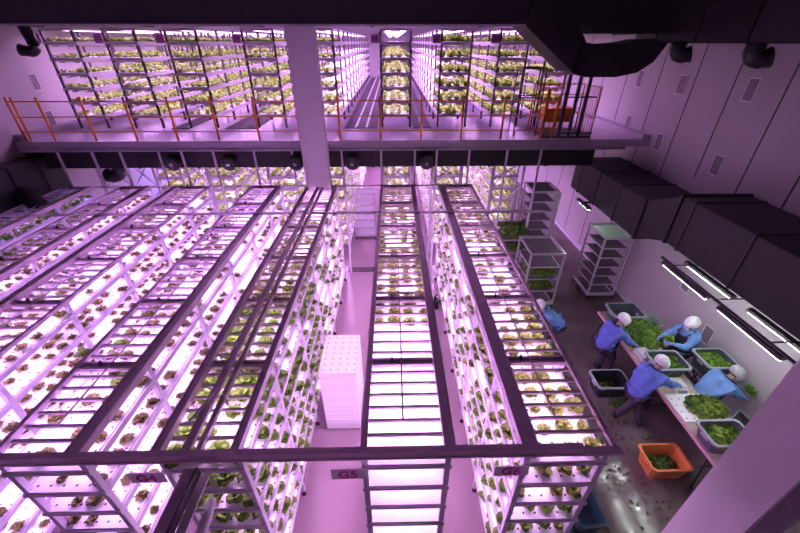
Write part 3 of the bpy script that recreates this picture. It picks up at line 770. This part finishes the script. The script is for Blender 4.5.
# leafy heaps -------------------------------------------------------------
def heap(name, cx, cy, z0, rx, ry, h, n_, lsize, m1, m2, label, group=None, seed=1, up=.5, box=False):
    r = random.Random(seed); mb = MB()
    # soft core so that the heap is closed
    nu, nv = 10, 5; vs = []; fs = []
    for j in range(nv+1):
        t = j/nv*PI/2
        for i in range(nu):
            a = 2*PI*i/nu; k = math.cos(t)*.9*(1 if not box else 1/max(abs(math.cos(a)), abs(math.sin(a)))*.95)
            vs.append((cx+rx*k*math.cos(a), cy+ry*k*math.sin(a), z0+h*.82*math.sin(t)**(.7 if box else 1)))
    for j in range(nv):
        for i in range(nu): fs.append((j*nu+i, j*nu+(i+1) % nu, (j+1)*nu+(i+1) % nu, (j+1)*nu+i))
    mb.add(vs, fs, m2)
    for k in range(n_):
        if box:
            u, v = r.uniform(-.93, .93), r.uniform(-.93, .93); zz = z0+h*(.75+.3*r.random())*(1-.35*max(abs(u), abs(v))**3)
        else:
            a = r.uniform(0, 2*PI); q = math.sqrt(r.random()); u, v = q*math.cos(a), q*math.sin(a); zz = z0+h*math.sqrt(max(0, 1-q*q))*r.uniform(.85, 1.05)+.01
        p = Vector((cx+u*rx, cy+v*ry, zz)); n = Vector((u*.9+r.uniform(-.7, .7), v*.9+r.uniform(-.7, .7), r.uniform(.4, 1))).normalized()
        d = n.cross(Vector((r.uniform(-1, 1), r.uniform(-1, 1), r.uniform(-.3, .3)))).normalized(); e = n.cross(d); L = lsize*r.uniform(.7, 1.25); W = L*r.uniform(.45, .7)
        row = []
        for i in range(4):
            t = i/3; w = W*math.sin((t*.85+.12)*PI)*.8
            c = p+d*(t-.5)*L+n*(math.sin(t*PI)*L*.22)
            row += [c-e*w+n*(w*.35+r.uniform(-.2, .2)*w), c, c+e*w+n*(w*.35+r.uniform(-.2, .2)*w)]
        f = []
        for i in range(3):
            for j in range(2): q = i*3+j; f.append((q, q+1, q+4, q+3))
        mb.add(row, f, m1 if r.random() < .7 else m2)
    o = mb.build(name, None, True); recenter(o, (cx, cy, z0)); return tag(o, label, 'lettuce heap', group, 'stuff')

# crates ------------------------------------------------------------------
def crate(cx, cy, z0, w, l, h, m, rim, label, rz=0, group=None, name='crate'):
    r = thing(name, (cx, cy, z0), label, 'crate', group, rz); t = .012; k = .82
    def ring(z, s, e=0): return [(-w/2*s-e, -l/2*s-e, z), (w/2*s+e, -l/2*s-e, z), (w/2*s+e, l/2*s+e, z), (-w/2*s-e, l/2*s+e, z)]
    def rr(z, s, e=0, c=.045):
        x, y = w/2*s+e, l/2*s+e
        return [(-x+c,-y,z),(x-c,-y,z),(x,-y+c,z),(x,y-c,z),(x-c,y,z),(-x+c,y,z),(-x,y-c,z),(-x,-y+c,z)]
    A, B, C_, D = rr(0, k), rr(h, 1), rr(h, 1, -t), rr(t, k, -t)
    vs = A+B+C_+D; fs = [tuple(range(7, -1, -1))]
    for i in range(8):
        j = (i+1) % 8; fs += [(i, j, 8+j, 8+i), (8+i, 8+j, 16+j, 16+i), (16+i, 16+j, 24+j, 24+i)]
    fs.append(tuple(range(24, 32))); mb = MB().add(vs, fs, m)
    for sg in (-1, 1):
        for x in (-.3, 0, .3): mb.hexa([(x*w-.008, sg*l/2*.82-.006, .02), (x*w+.008, sg*l/2*.82-.006, .02), (x*w+.008, sg*l/2*.82+.012, .02), (x*w-.008, sg*l/2*.82+.012, .02), (x*w-.008, sg*l/2*.98-.006, h-.03), (x*w+.008, sg*l/2*.98-.006, h-.03), (x*w+.008, sg*l/2*.98+.012, h-.03), (x*w-.008, sg*l/2*.98+.012, h-.03)], m)
    mb.build('tub', r)
    a, b, c, d = rr(h-.03, 1, .002), rr(h-.03, 1, .022), rr(h+.006, 1, .022), rr(h+.006, 1, -t)
    vs = a+b+c+d; fs = []
    for i in range(8):
        j = (i+1) % 8; fs += [(i, 8+i, 8+j, j)[::-1], (8+i, 8+j, 16+j, 16+i), (16+i, 16+j, 24+j, 24+i)]
    MB().add(vs, fs, rim).build('rim', r)
    for s in (-1, 1): MB().box((s*w/2*.96-.012, -.07, h*.62), (s*w/2*.96+.014, .07, h*.75), rim).build('handle', r)
    return r

# folding tables ----------------------------------------------------------
def table(cx, cy, w, l, label):
    r = thing('folding_table', (cx, cy, 0), label, 'table')
    bevel(MB().box((-w/2, -l/2, .765), (w/2, l/2, .80), M['table']).build('table_top', r), .01)
    MB().box((-w/2-.012, -l/2, .745), (-w/2, l/2, .803), M['tedge']).box((w/2, -l/2, .745), (w/2+.012, l/2, .803), M['tedge']).box((-w/2, -l/2-.012, .745), (w/2, -l/2, .803), M['tedge']).build('edge_band', r)
    for s in (-1, 1):
        y = s*(l/2-.22); 
        mb = MB(); mb.tube([(-w/2+.06, y, .75), (-w/2-.02, y+s*.12, .02), (w/2+.02, y+s*.12, .02), (w/2-.06, y, .75)], .014, M['black'], 8)
        mb.tube([(-w/2+.04, y, .45), (w/2-.04, y, .45)], .010, M['black'], 8); mb.tube([(0, y, .45), (0, y-s*.35, .75)], .010, M['black'], 8)
        mb.build('folding_leg', r, True)
    return r
table(5.14, 3.88, .70, 1.80, 'beige folding table nearest the camera, with a perforated board on it')
table(5.14, 5.74, .70, 1.88, 'beige folding table further back, with the big heap of lettuce on it')

bmesh_board = board_mesh(.80, .56)
o = link('planting_board', bmesh_board); o.location = (5.20, 4.0, .801); tag(o, 'white perforated board with lettuces on the near folding table', 'planting board')
heap('lettuce_heap', 5.32, 3.97, .836, .30, .22, .11, 260, .11, M['lf'], M['ld'], 'heap of green and reddish lettuces lying on the perforated board', seed=3)
crate(5.10, 3.36, .80, .66, .42, .27, M['cratev'], M['craterim'], 'dark crate full of green lettuce on the near end of the table')
heap('lettuce_heap', 5.10, 3.36, .82, .28, .17, .20, 230, .10, M['lf'], M['ld'], 'green lettuce filling the crate at the near end of the table', seed=4, box=True)
crate(5.17, 4.88, .80, .60, .46, .26, M['crate'], M['craterim'], 'blue grey crate of pale green lettuce beside the bending worker')
heap('lettuce_heap', 5.17, 4.88, .82, .25, .18, .17, 200, .12, M['lv'], M['ld'], 'pale green lettuce in the crate beside the bending worker', seed=5, box=True)
heap('lettuce_heap', 5.25, 5.78, .80, .40, .36, .30, 620, .12, M['lv'], M['ld'], 'big heap of bright green lettuce on the further table', seed=6)
heap('lettuce_heap', 4.98, 5.58, .80, .16, .12, .12, 60, .09, M['lo'], M['lg'], 'small yellowish pile of trimmed leaves in front of the big heap', seed=16)
crate(5.18, 6.38, .80, .66, .48, .27, M['crate'], M['craterim'], 'empty blue grey crate at the far end of the further table')
heap('lettuce_heap', 5.12, 6.36, .815, .24, .17, .07, 60, .09, M['ld'], M['lg'], 'a few dark green leaves in the crate at the far end', seed=8, box=True)
crate(5.62, 6.15, .0, .36, .42, .98, M['clear'], M['craterim'], 'tall clear plastic box behind the big lettuce heap by the wall', name='plastic_box')
# scales
def scale_(cx, cy, z, rz, label):
    r = thing('weighing_scale', (cx, cy, z), label, 'scale', None, rz)
    vs = [(-.13,-.16,0),(.13,-.16,0),(.13,.14,0),(-.13,.14,0),(-.12,-.12,.07),(.12,-.12,.07),(.12,.13,.08),(-.12,.13,.08)]
    bevel(MB().hexa(vs, M['white']).build('body', r), .01)
    bevel(MB().box((-.115, -.09, .085), (.115, .13, .10), M['white']).build('pan', r), .005)
    d = MB().add([(-.09,-.158,.012),(.09,-.158,.012),(.085,-.125,.055),(-.085,-.125,.055)], [(0,1,2,3)], M['display']).build('display', r)
    d.data.transform(Matrix.Translation((0, -.003, .001)))
    mb = MB()
    for i in range(5): mb.box((-.06+i*.026, -.150, .032), (-.045+i*.026, -.1465, .05), M['digits'])
    mb.build('digits', d)
scale_(5.16, 4.46, .80, 0, 'white digital scale on the table beside the perforated board')
scale_(5.00, 5.25, .80, .1, 'white digital scale at the left edge of the table by the lettuce heap')
# small folding stand with crate by the wall
r = thing('folding_stand', (6.08, 4.88, 0), 'low black folding stand by the right wall under a crate', 'stand')
for s in (-1, 1):
    MB().tube([(-.28, s*.16, .02), (.24, s*.16, .76)], .014, M['black'], 8).tube([(.28, s*.16, .02), (-.24, s*.16, .76)], .014, M['black'], 8).build('leg_pair', r, True)
MB().box((-.30, -.2, .76), (.30, .2, .79), M['deepm']).build('top_board', r)
crate(6.08, 4.88, .79, .56, .48, .30, M['crate'], M['craterim'], 'blue grey crate of bright lettuce by the right wall')
heap('lettuce_heap', 6.08, 4.88, .81, .23, .19, .24, 220, .11, M['lv'], M['lg'], 'bright green lettuce in the crate by the right wall', seed=9, box=True)
# floor crates
crate(4.40, 5.08, 0, .66, .46, .33, M['crateb'], M['craterim'], 'black crate with a few scraps on the floor left of the tables')
heap('lettuce_heap', 4.40, 5.06, .015, .25, .16, .09, 90, .07, M['debris'], M['lo'], 'scraps of leaves in the black floor crate', seed=10, box=True)
crate(4.47, 3.43, 0, .64, .44, .33, M['crateo'], M['crateo'], 'orange crate of trimmings standing on the floor')
heap('lettuce_heap', 4.47, 3.43, .015, .24, .15, .15, 240, .06, M['ld'], M['debris'], 'dark leaf trimmings filling the orange crate', seed=11, box=True)
crate(2.66, 2.60, 0, .38, .50, .30, M['cratet'], M['cratet'], 'dark teal crate on the floor beside the front of the G6 rack', 0, None)
crate(2.68, 2.58, .305, .38, .50, .30, M['cratet'], M['cratet'], 'dark teal crate stacked on top beside the front of the G6 rack', .05, None)
# tipped tray by wall worker
r = thing('plastic_tray', (6.12, 3.98, .42), 'small dark tray propped up below the lettuce trimmer', 'tray', None, .3)
MB().box((-.17, -.13, 0), (.17, .13, .02), M['crateb']).build('base', r)
mb = MB()
for a, b in (((-.18, -.14), (.18, -.12)), ((-.18, .12), (.18, .14)), ((-.18, -.14), (-.16, .14)), ((.16, -.14), (.18, .14))): mb.box((a[0], a[1], 0), (b[0], b[1], .07), M['craterim'])
mb.build('rim', r); r.rotation_euler = (.35, -.25, .5)
o = MB().tube([(6.12, 4.02, .0), (6.12, 4.02, .38)], .02, M['black'], 8).tube([(6.0, 4.02, .01), (6.24, 4.02, .01)], .02, M['black'], 8).tube([(6.12, 3.9, .01), (6.12, 4.14, .01)], .02, M['black'], 8).build('tray_stand', None, True)
tag(recenter(o, (6.12, 4.02, 0)), 'black stand under the small tipped tray by the wall', 'stand')
# lettuces on trolleys
heap('lettuce_heap', 3.45, 9.50, 1.43, .38, .36, .26, 420, .13, M['ld'], M['lg'], 'dark green lettuces heaped on the loaded trolley behind G6', seed=12, box=True)
heap('lettuce_heap', 3.45, 9.50, .98, .36, .36, .22, 120, .13, M['ld'], M['lg'], 'dark green lettuces on the second tray of the loaded trolley', seed=13, box=True)
heap('lettuce_heap', 3.85, 8.32, .93-.01, .36, .40, .14, 200, .11, M['lg'], M['ld'], 'green seedlings on the middle tray of the wide trolley', seed=14, box=True)
heap('lettuce_heap', 3.85, 8.32, .54, .36, .40, .14, 200, .11, M['lg'], M['ld'], 'green seedlings on the lower tray of the wide trolley', seed=15, box=True)

# stack of foam boards in the aisle
sb = board_mesh(.62, .92, .0395)
for i in range(37):
    o = link('foam_board', sb); o.location = (-.96+random.uniform(-.002, .002), 4.71+random.uniform(-.003, .003), .05+i*.04)
    tag(o, 'topmost perforated foam board of the tall white stack in the aisle' if i == 36 else 'white foam board within the tall stack in the aisle between G4 and G5', 'foam board', 'foam boards stacked in the aisle')
o = MB().box((-1.24, 4.28, 0), (-.68, 5.14, .049), M['deepm']).build('pallet'); tag(recenter(o, (-.96, 4.71, 0)), 'low dark pallet under the tall white stack of boards', 'pallet')
# little black pump in the aisle by G6
r = thing('water_pump', (1.10, 7.95, 0), 'small black pump unit standing in the aisle left of G6', 'pump')
bevel(MB().box((-.09, -.11, 0), (.09, .11, .24), M['black']).build('body', r), .02)
MB().tube([(0, 0, .24), (0, 0, .34), (.05, 0, .40)], .035, M['black'], 10).build('outlet', r, True)

# leaf scraps on the floor
mb = MB(); r_ = random.Random(5)
for k in range(420):
    x = 3.0+abs(r_.gauss(.9, .8)); y = r_.choice([r_.gauss(4.6, .9), r_.uniform(2.0, 6.6)])
    if x > 4.7: continue
    s = r_.uniform(.012, .05); a = r_.uniform(0, 6.3); c, d = math.cos(a)*s, math.sin(a)*s
    z = .003
    mb.add([(x-c, y-d, z), (x+d*.5, y-c*.5, z+s*.3), (x+c, y+d, z), (x-d*.6, y+c*.5, z+s*.25)], [(0,1,2,3)], r_.choice([M['debris'], M['debris'], M['ld'], M['navy']]))
for (cx, cy, nn) in ((4.45, 4.72, 60), (4.75, 3.95, 25), (3.75, 5.4, 16)):
    for k in range(nn):
        x, y = r_.gauss(cx, .10), r_.gauss(cy, .08); s = r_.uniform(.02, .05); a = r_.uniform(0, 6.3); c, d = math.cos(a)*s, math.sin(a)*s; z = .006
        mb.add([(x-c, y-d, z), (x+d*.5, y-c*.5, z+s*.5), (x+c, y+d, z), (x-d*.6, y+c*.5, z+s*.4)], [(0,1,2,3)], M['ld'])
o = mb.build('leaf_scraps'); tag(o, 'scattered leaf scraps and dirt on the work area floor', 'leaf scraps', None, 'stuff')

# ------------------------------------------------------------------ people
def skin_mesh(name, verts, edges, m, parent, sub=2, root=0, smooth=True):
    me = bpy.data.meshes.new(name); me.from_pydata([v[0] for v in verts], edges, []); o = bpy.data.objects.new(name, me); COL.objects.link(o)
    o.modifiers.new('s', 'SKIN'); o.modifiers['s'].use_smooth_shade = True
    sv = me.skin_vertices[0].data
    for i, v in enumerate(verts):
        rd = v[1]; sv[i].radius = (rd, rd) if not isinstance(rd, tuple) else rd; sv[i].use_root = (i == root)
    s = o.modifiers.new('u', 'SUBSURF'); s.levels = sub; s.render_levels = sub
    bpy.context.view_layer.update()
    m2 = bpy.data.meshes.new_from_object(o.evaluated_get(bpy.context.evaluated_depsgraph_get())); bpy.data.objects.remove(o)
    m2.materials.clear(); m2.materials.append(m)
    m2.polygons.foreach_set('use_smooth', [True]*len(m2.polygons)); m2.polygons.foreach_set('material_index', [0]*len(m2.polygons))
    return link(name, m2, parent)
def ik(a, b, l1, l2, pole):
    d = b-a; L = min(d.length, l1+l2-.01); u = d.normalized(); x = (l1*l1-l2*l2+L*L)/(2*L); h = math.sqrt(max(0, l1*l1-x*x))
    p = (pole-u*pole.dot(u)).normalized(); return a+u*x+p*h, a+u*L
def person(loc, rz, lean, hipz, feet, hands, label, smock='blue', net='net', headtilt=.5, side=0., curl=.6):
    P = thing('person', loc, label, 'person', None, rz)
    V = Vector; hip = V((0, -.06-.25*math.sin(lean)*.6, hipz)); up = V((side, math.sin(lean), math.cos(lean))).normalized()
    fwd = V((0, math.cos(lean), -math.sin(lean)))
    waist = hip+up*.18; chest = hip+up*.38; nb = hip+up*.50; a2 = lean*.7+headtilt*.5
    hu = V((side, math.sin(a2), math.cos(a2))).normalized(); hf = V((0, math.cos(a2+.25), -math.sin(a2+.25)))
    neck = nb+hu*.05; hd = nb+hu*.145+hf*.02; ht = nb+hu*.21+hf*.01
    sh = [chest+up*.07+V((s*.17, 0, 0)) for s in (-1, 1)]
    hj = [hip+V((s*.09, 0, -.03)) for s in (-1, 1)]
    ft = [V((f[0], f[1], .07)) for f in feet]; kn = []; an = []
    for i in (0, 1):
        k, a = ik(hj[i], ft[i], .40, .40, V((0, 1, .1))); kn.append(k); an.append(a)
    hn = [V(h) for h in hands]; el = []; wr = []
    for i, s in enumerate((-1, 1)):
        e, w = ik(sh[i], hn[i], .27, .25, V((s*.6, -.3, -1))); el.append(e); wr.append(w)
    # body: one continuous surface
    vs = [(hip, (.13, .11)), (waist, (.12, .10)), (chest, (.14, .11)), (nb, .07), (neck, .052), (hd, (.078, .085)), (ht, (.07, .078))]; ed = [(0,1),(1,2),(2,3),(3,4),(4,5),(5,6)]
    def av(v, e): vs.append(v); ed.append((e, len(vs)-1)); return len(vs)-1
    for i, s in enumerate((-1, 1)):
        a = av((sh[i]-up*.02-V((s*.01, 0, 0)), .048), 2); b = av((el[i], .038), a); c = av((wr[i], .027), b); dd = (wr[i]-el[i]).normalized(); av((wr[i]+dd*.07, .026), c)
        a = av((hj[i], .085), 0); b = av((kn[i], .055), a); c = av((an[i], .036), b); av((an[i]+V((0, .13, -.035)), .03), c)
    av((hd+hf*.085-hu*.012, .016), 5)      # nose
    body = skin_mesh('body', vs, ed, M['skin'], P)
    # ears, eyes
    for s in (-1, 1):
        e = skin_mesh('ear', [(hd+V((s*.078, 0, 0))+hu*.015, .008), (hd+V((s*.090, -.01, 0))-hu*.018, .009)], [(0,1)], M['skin'], P, 1)
        e = skin_mesh('eye', [(hd+V((s*.03, 0, 0))+hf*.074+hu*.02, .009), (hd+V((s*.03, 0, 0))+hf*.079+hu*.02, .008)], [(0,1)], M['eye'], P, 1)
    # mask over mouth
    skin_mesh('face_mask', [(hd+V((-.05, 0, 0))+hf*.06-hu*.035, .025), (hd+hf*.082-hu*.038, .036), (hd+V((.05, 0, 0))+hf*.06-hu*.035, .025)], [(0,1),(1,2)], M['mask'], P, 2, 1)
    skin_mesh('hair', [(hd-hf*.035-hu*.01, .072), (hd-hf*.045-hu*.055, .055)], [(0,1)], M['hair'], P, 2)
    # hairnet: puffy wrinkled cap
    bm = bmesh.new(); bmesh.ops.create_icosphere(bm, subdivisions=4, radius=1)
    rr = random.Random(int(loc[0]*100)); c0 = hd+hu*.045-hf*.030
    kill = []
    X = hf.cross(hu).normalized()
    for v in bm.verts:
        n = v.co.copy(); w = 1+.045*math.sin(9*n.x+3*n.z)*math.sin(8*n.y+5*n.z)+.02*math.sin(21*n.x)*math.sin(19*n.y+7*n.z)
        q = X*n.x*.122*w+hf*n.y*.140*w+hu*n.z*.118*w
        if n.z < -.75 or (n.y > .50 and n.z < -.05): kill.append(v)
        v.co = c0+q
    bmesh.ops.delete(bm, geom=kill, context='VERTS')
    me = bpy.data.meshes.new('hairnet'); bm.to_mesh(me); bm.free(); me.materials.append(M[net]); me.polygons.foreach_set('use_smooth', [True]*len(me.polygons))
    hn_ = link('hairnet', me, P); sm = hn_.modifiers.new('s', 'SOLIDIFY'); sm.thickness = .004
    # smock
    vs = [(hip-up*.13, (.20, .175)), (hip+up*.04, (.19, .17)), (waist, (.185, .165)), (chest, (.205, .17)), (nb+up*.0, .125), (neck, .072)]; ed = [(0,1),(1,2),(2,3),(3,4),(4,5)]
    for i in (0, 1):
        a = av((sh[i]-up*.015, .108), 3); m_ = av((sh[i].lerp(el[i], .5), .085), a); b = av((el[i], .072), m_); m_ = av((el[i].lerp(wr[i], .5), .058), b); av((el[i].lerp(wr[i], .88), .042), m_)
    so = skin_mesh('smock', vs, ed, M[smock], P, 3, 2); me = so.data; me.update()
    nrm = [v.normal.copy() for v in me.vertices]
    for v, n_ in zip(me.vertices, nrm):
        c = v.co; w_ = math.sin(c.x*34+math.sin(c.z*13)*1.8+c.y*9)*.5+math.sin(c.z*47+c.x*17+math.sin(c.y*15)*2)*.5+.5*math.sin(c.y*61+c.z*23)
        v.co = c+n_*w_*.009
    # trousers
    vs = [(hip, (.15, .13))]; ed = []
    for i in (0, 1):
        a = av((hj[i]-V((0, 0, .02)), .105), 0); m_ = av((hj[i].lerp(kn[i], .5), .095), a); b = av((kn[i], .078), m_); m_ = av((kn[i].lerp(an[i], .5), .070), b); av((kn[i].lerp(an[i], .88), .06), m_)
    skin_mesh('trousers', vs, ed, M['trouser'], P, 2, 0)
    for i in (0, 1):
        skin_mesh('boot', [(an[i]+V((0, -.03, .12)), .056), (an[i]+V((0, -.03, .0)), .052), (an[i]+V((0, .06, -.025)), (.05, .045)), (an[i]+V((0, .15, -.035)), (.045, .035))], [(0,1),(1,2),(2,3)], M['boot'], P, 2, 1)
    # gloves: palm, four unequal fingers, thumb
    for i, s in enumerate((-1, 1)):
        d = (wr[i]-el[i]).normalized(); nrm = V((0, 0, -1)); sd = d.cross(nrm).normalized(); nrm = sd.cross(d).normalized()
        if nrm.z > 0: nrm = -nrm
        w0 = wr[i]
        vs = [(w0-d*.045, .034), (w0, .027), (w0+d*.055, (.040, .024))]; ed = [(0,1),(1,2)]
        for k, (off, L) in enumerate(((-.033, .062), (-.011, .072), (.011, .068), (.032, .052))):
            b0 = w0+d*.07+sd*off; q = av((b0, .0115), 2)
            p1 = b0+d*L*.5+nrm*L*.18*curl; p2 = p1+d*L*.32+nrm*L*.40*curl; p3 = p2+d*L*.10+nrm*L*.40*curl
            a = av((p1, .0100), q); a = av((p2, .0092), a); av((p3, .008), a)
        tb = w0+d*.02-sd*s*.030; q = av((tb, .013), 1); a = av((tb+d*.03-sd*s*.025+nrm*.015, .0115), q); av((tb+d*.055-sd*s*.022+nrm*.035, .0095), a)
        skin_mesh('glove', vs, ed, M['glove'], P, 1, 1)
    # apron: bib and skirt following the front of the body
    mb = MB(); rows = []; fr = .18
    pts = [(chest+up*.06, .12), (chest-up*.06, .14), (waist, .17), (hip+up*.03, .19)]
    for c, w in pts: rows.append((c+fwd*fr, w, fwd))
    kc = (kn[0]+kn[1])/2; f2 = V((0, 1, 0))
    for t in (.4, .8, 1.05): 
        c = hip.lerp(kc, t); rows.append((c+V((0, .15-.02*t, 0)), .20+.02*t, f2))
    vs = []
    for (c, w, f) in rows:
        for j in range(7):
            t = (j-3)/3; vs.append(c+V((t*w, 0, 0))-f*(t*t*.075)+f*.008*math.sin(j*2.3+c.z*9))
    fs = []
    for i in range(len(rows)-1):
        for j in range(6): q = i*7+j; fs.append((q, q+1, q+8, q+7))
    mb.add(vs, fs, M['navy']); o = mb.build('apron', P, True); s_ = o.modifiers.new('s', 'SOLIDIFY'); s_.thickness = .006; s_.offset = 1; o.modifiers.new('u', 'SUBSURF').render_levels = 1
    mb = MB()
    mb.tube([chest+up*.06+fwd*.165-V((.10, 0, 0)), nb+up*.03-V((.115, 0, 0)), nb+up*.02-fwd*.125, nb+up*.03+V((.115, 0, 0)), chest+up*.06+fwd*.165+V((.10, 0, 0))], .012, M['navy'], 6)
    mb.build('apron_strap', P, True)
    return P
# worker at the left of the further table, facing it (+X)
person((4.46, 5.56, 0), -PI/2+.15, .30, .84, [(-.10, 0), (.12, .10)], [(-.05, .50, .93), (.20, .44, .92)], 'worker in pale hairnet and blue smock at the left side of the big lettuce heap', 'bluev', 'net')
# worker behind the table facing camera-left
person((5.84, 5.40, 0), PI/2+.10, .16, .84, [(-.10, 0), (.10, .06)], [(-.10, .36, 1.10), (.16, .40, 1.04)], 'worker in white hairnet between table and wall holding a lettuce to the left', 'blue', 'net', .3)
# bending worker at the left of the near table
person((4.50, 4.42, 0), -PI/2+.42, .55, .82, [(.20, -.02), (-.12, -.28)], [(-.18, .66, .93), (.26, .56, .92)], 'worker in deep blue smock bending over the near table, seen from behind', 'bluev', 'net', .2)
# stooping worker by the wall
person((5.74, 4.36, 0), -PI/2+.05, .66, .70, [(-.14, .08), (.14, .02)], [(-.06, .58, .80), (.12, .54, .74)], 'worker in grey hairnet stooping by the wall and trimming a lettuce', 'blue', 'netg', .3)
# worker bending beside the G6 rack
person((3.46, 6.24, 0), PI/2-.1, .85, .84, [(-.12, 0), (.12, .06)], [(-.15, .50, .75), (.15, .50, .78)], 'worker in blue smock bending beside the right side of the G6 rack', 'blue', 'net', .2)
# held lettuces
def held(p, key, s, label):
    o = link('lettuce', plant_mesh('lettuce', 14, .10, .11, int(p[0]*10), M[key])); o.location = p; o.scale = (s, s, s); o.rotation_euler = (.3, .2, 0); tag(o, label, 'lettuce')
held((5.52, 5.42, 1.02), 'lv', .95, 'green lettuce held in the glove of the worker behind the table')
held((6.36, 4.33, .80), 'lv', 1.0, 'pale green lettuce held by the stooping worker at the wall')

# ------------------------------------------------------------------ camera, world
cam = bpy.data.cameras.new('camera'); co = bpy.data.objects.new('camera', cam); COL.objects.link(co)
co.location = (0, 0, 6.2); co.rotation_euler = (math.radians(90-31.6), 0, math.radians(-1.1))
cam.sensor_width = 36; cam.lens = 366/800*36; cam.clip_start = .05; cam.clip_end = 100
SC.camera = co
w = bpy.data.worlds.new('world'); SC.world = w; w.use_nodes = True
w.node_tree.nodes['Background'].inputs[0].default_value = (.35, .25, .4, 1); w.node_tree.nodes['Background'].inputs[1].default_value = .02
SC.view_settings.view_transform = 'Standard'; SC.view_settings.look = 'None'; SC.view_settings.gamma = 1
SC.view_settings.exposure = 0.92; SC.view_settings.use_curve_mapping = False
SC.cycles.max_bounces = 8; SC.cycles.diffuse_bounces = 5; SC.cycles.use_denoising = True; SC.cycles.sample_clamp_indirect = 8
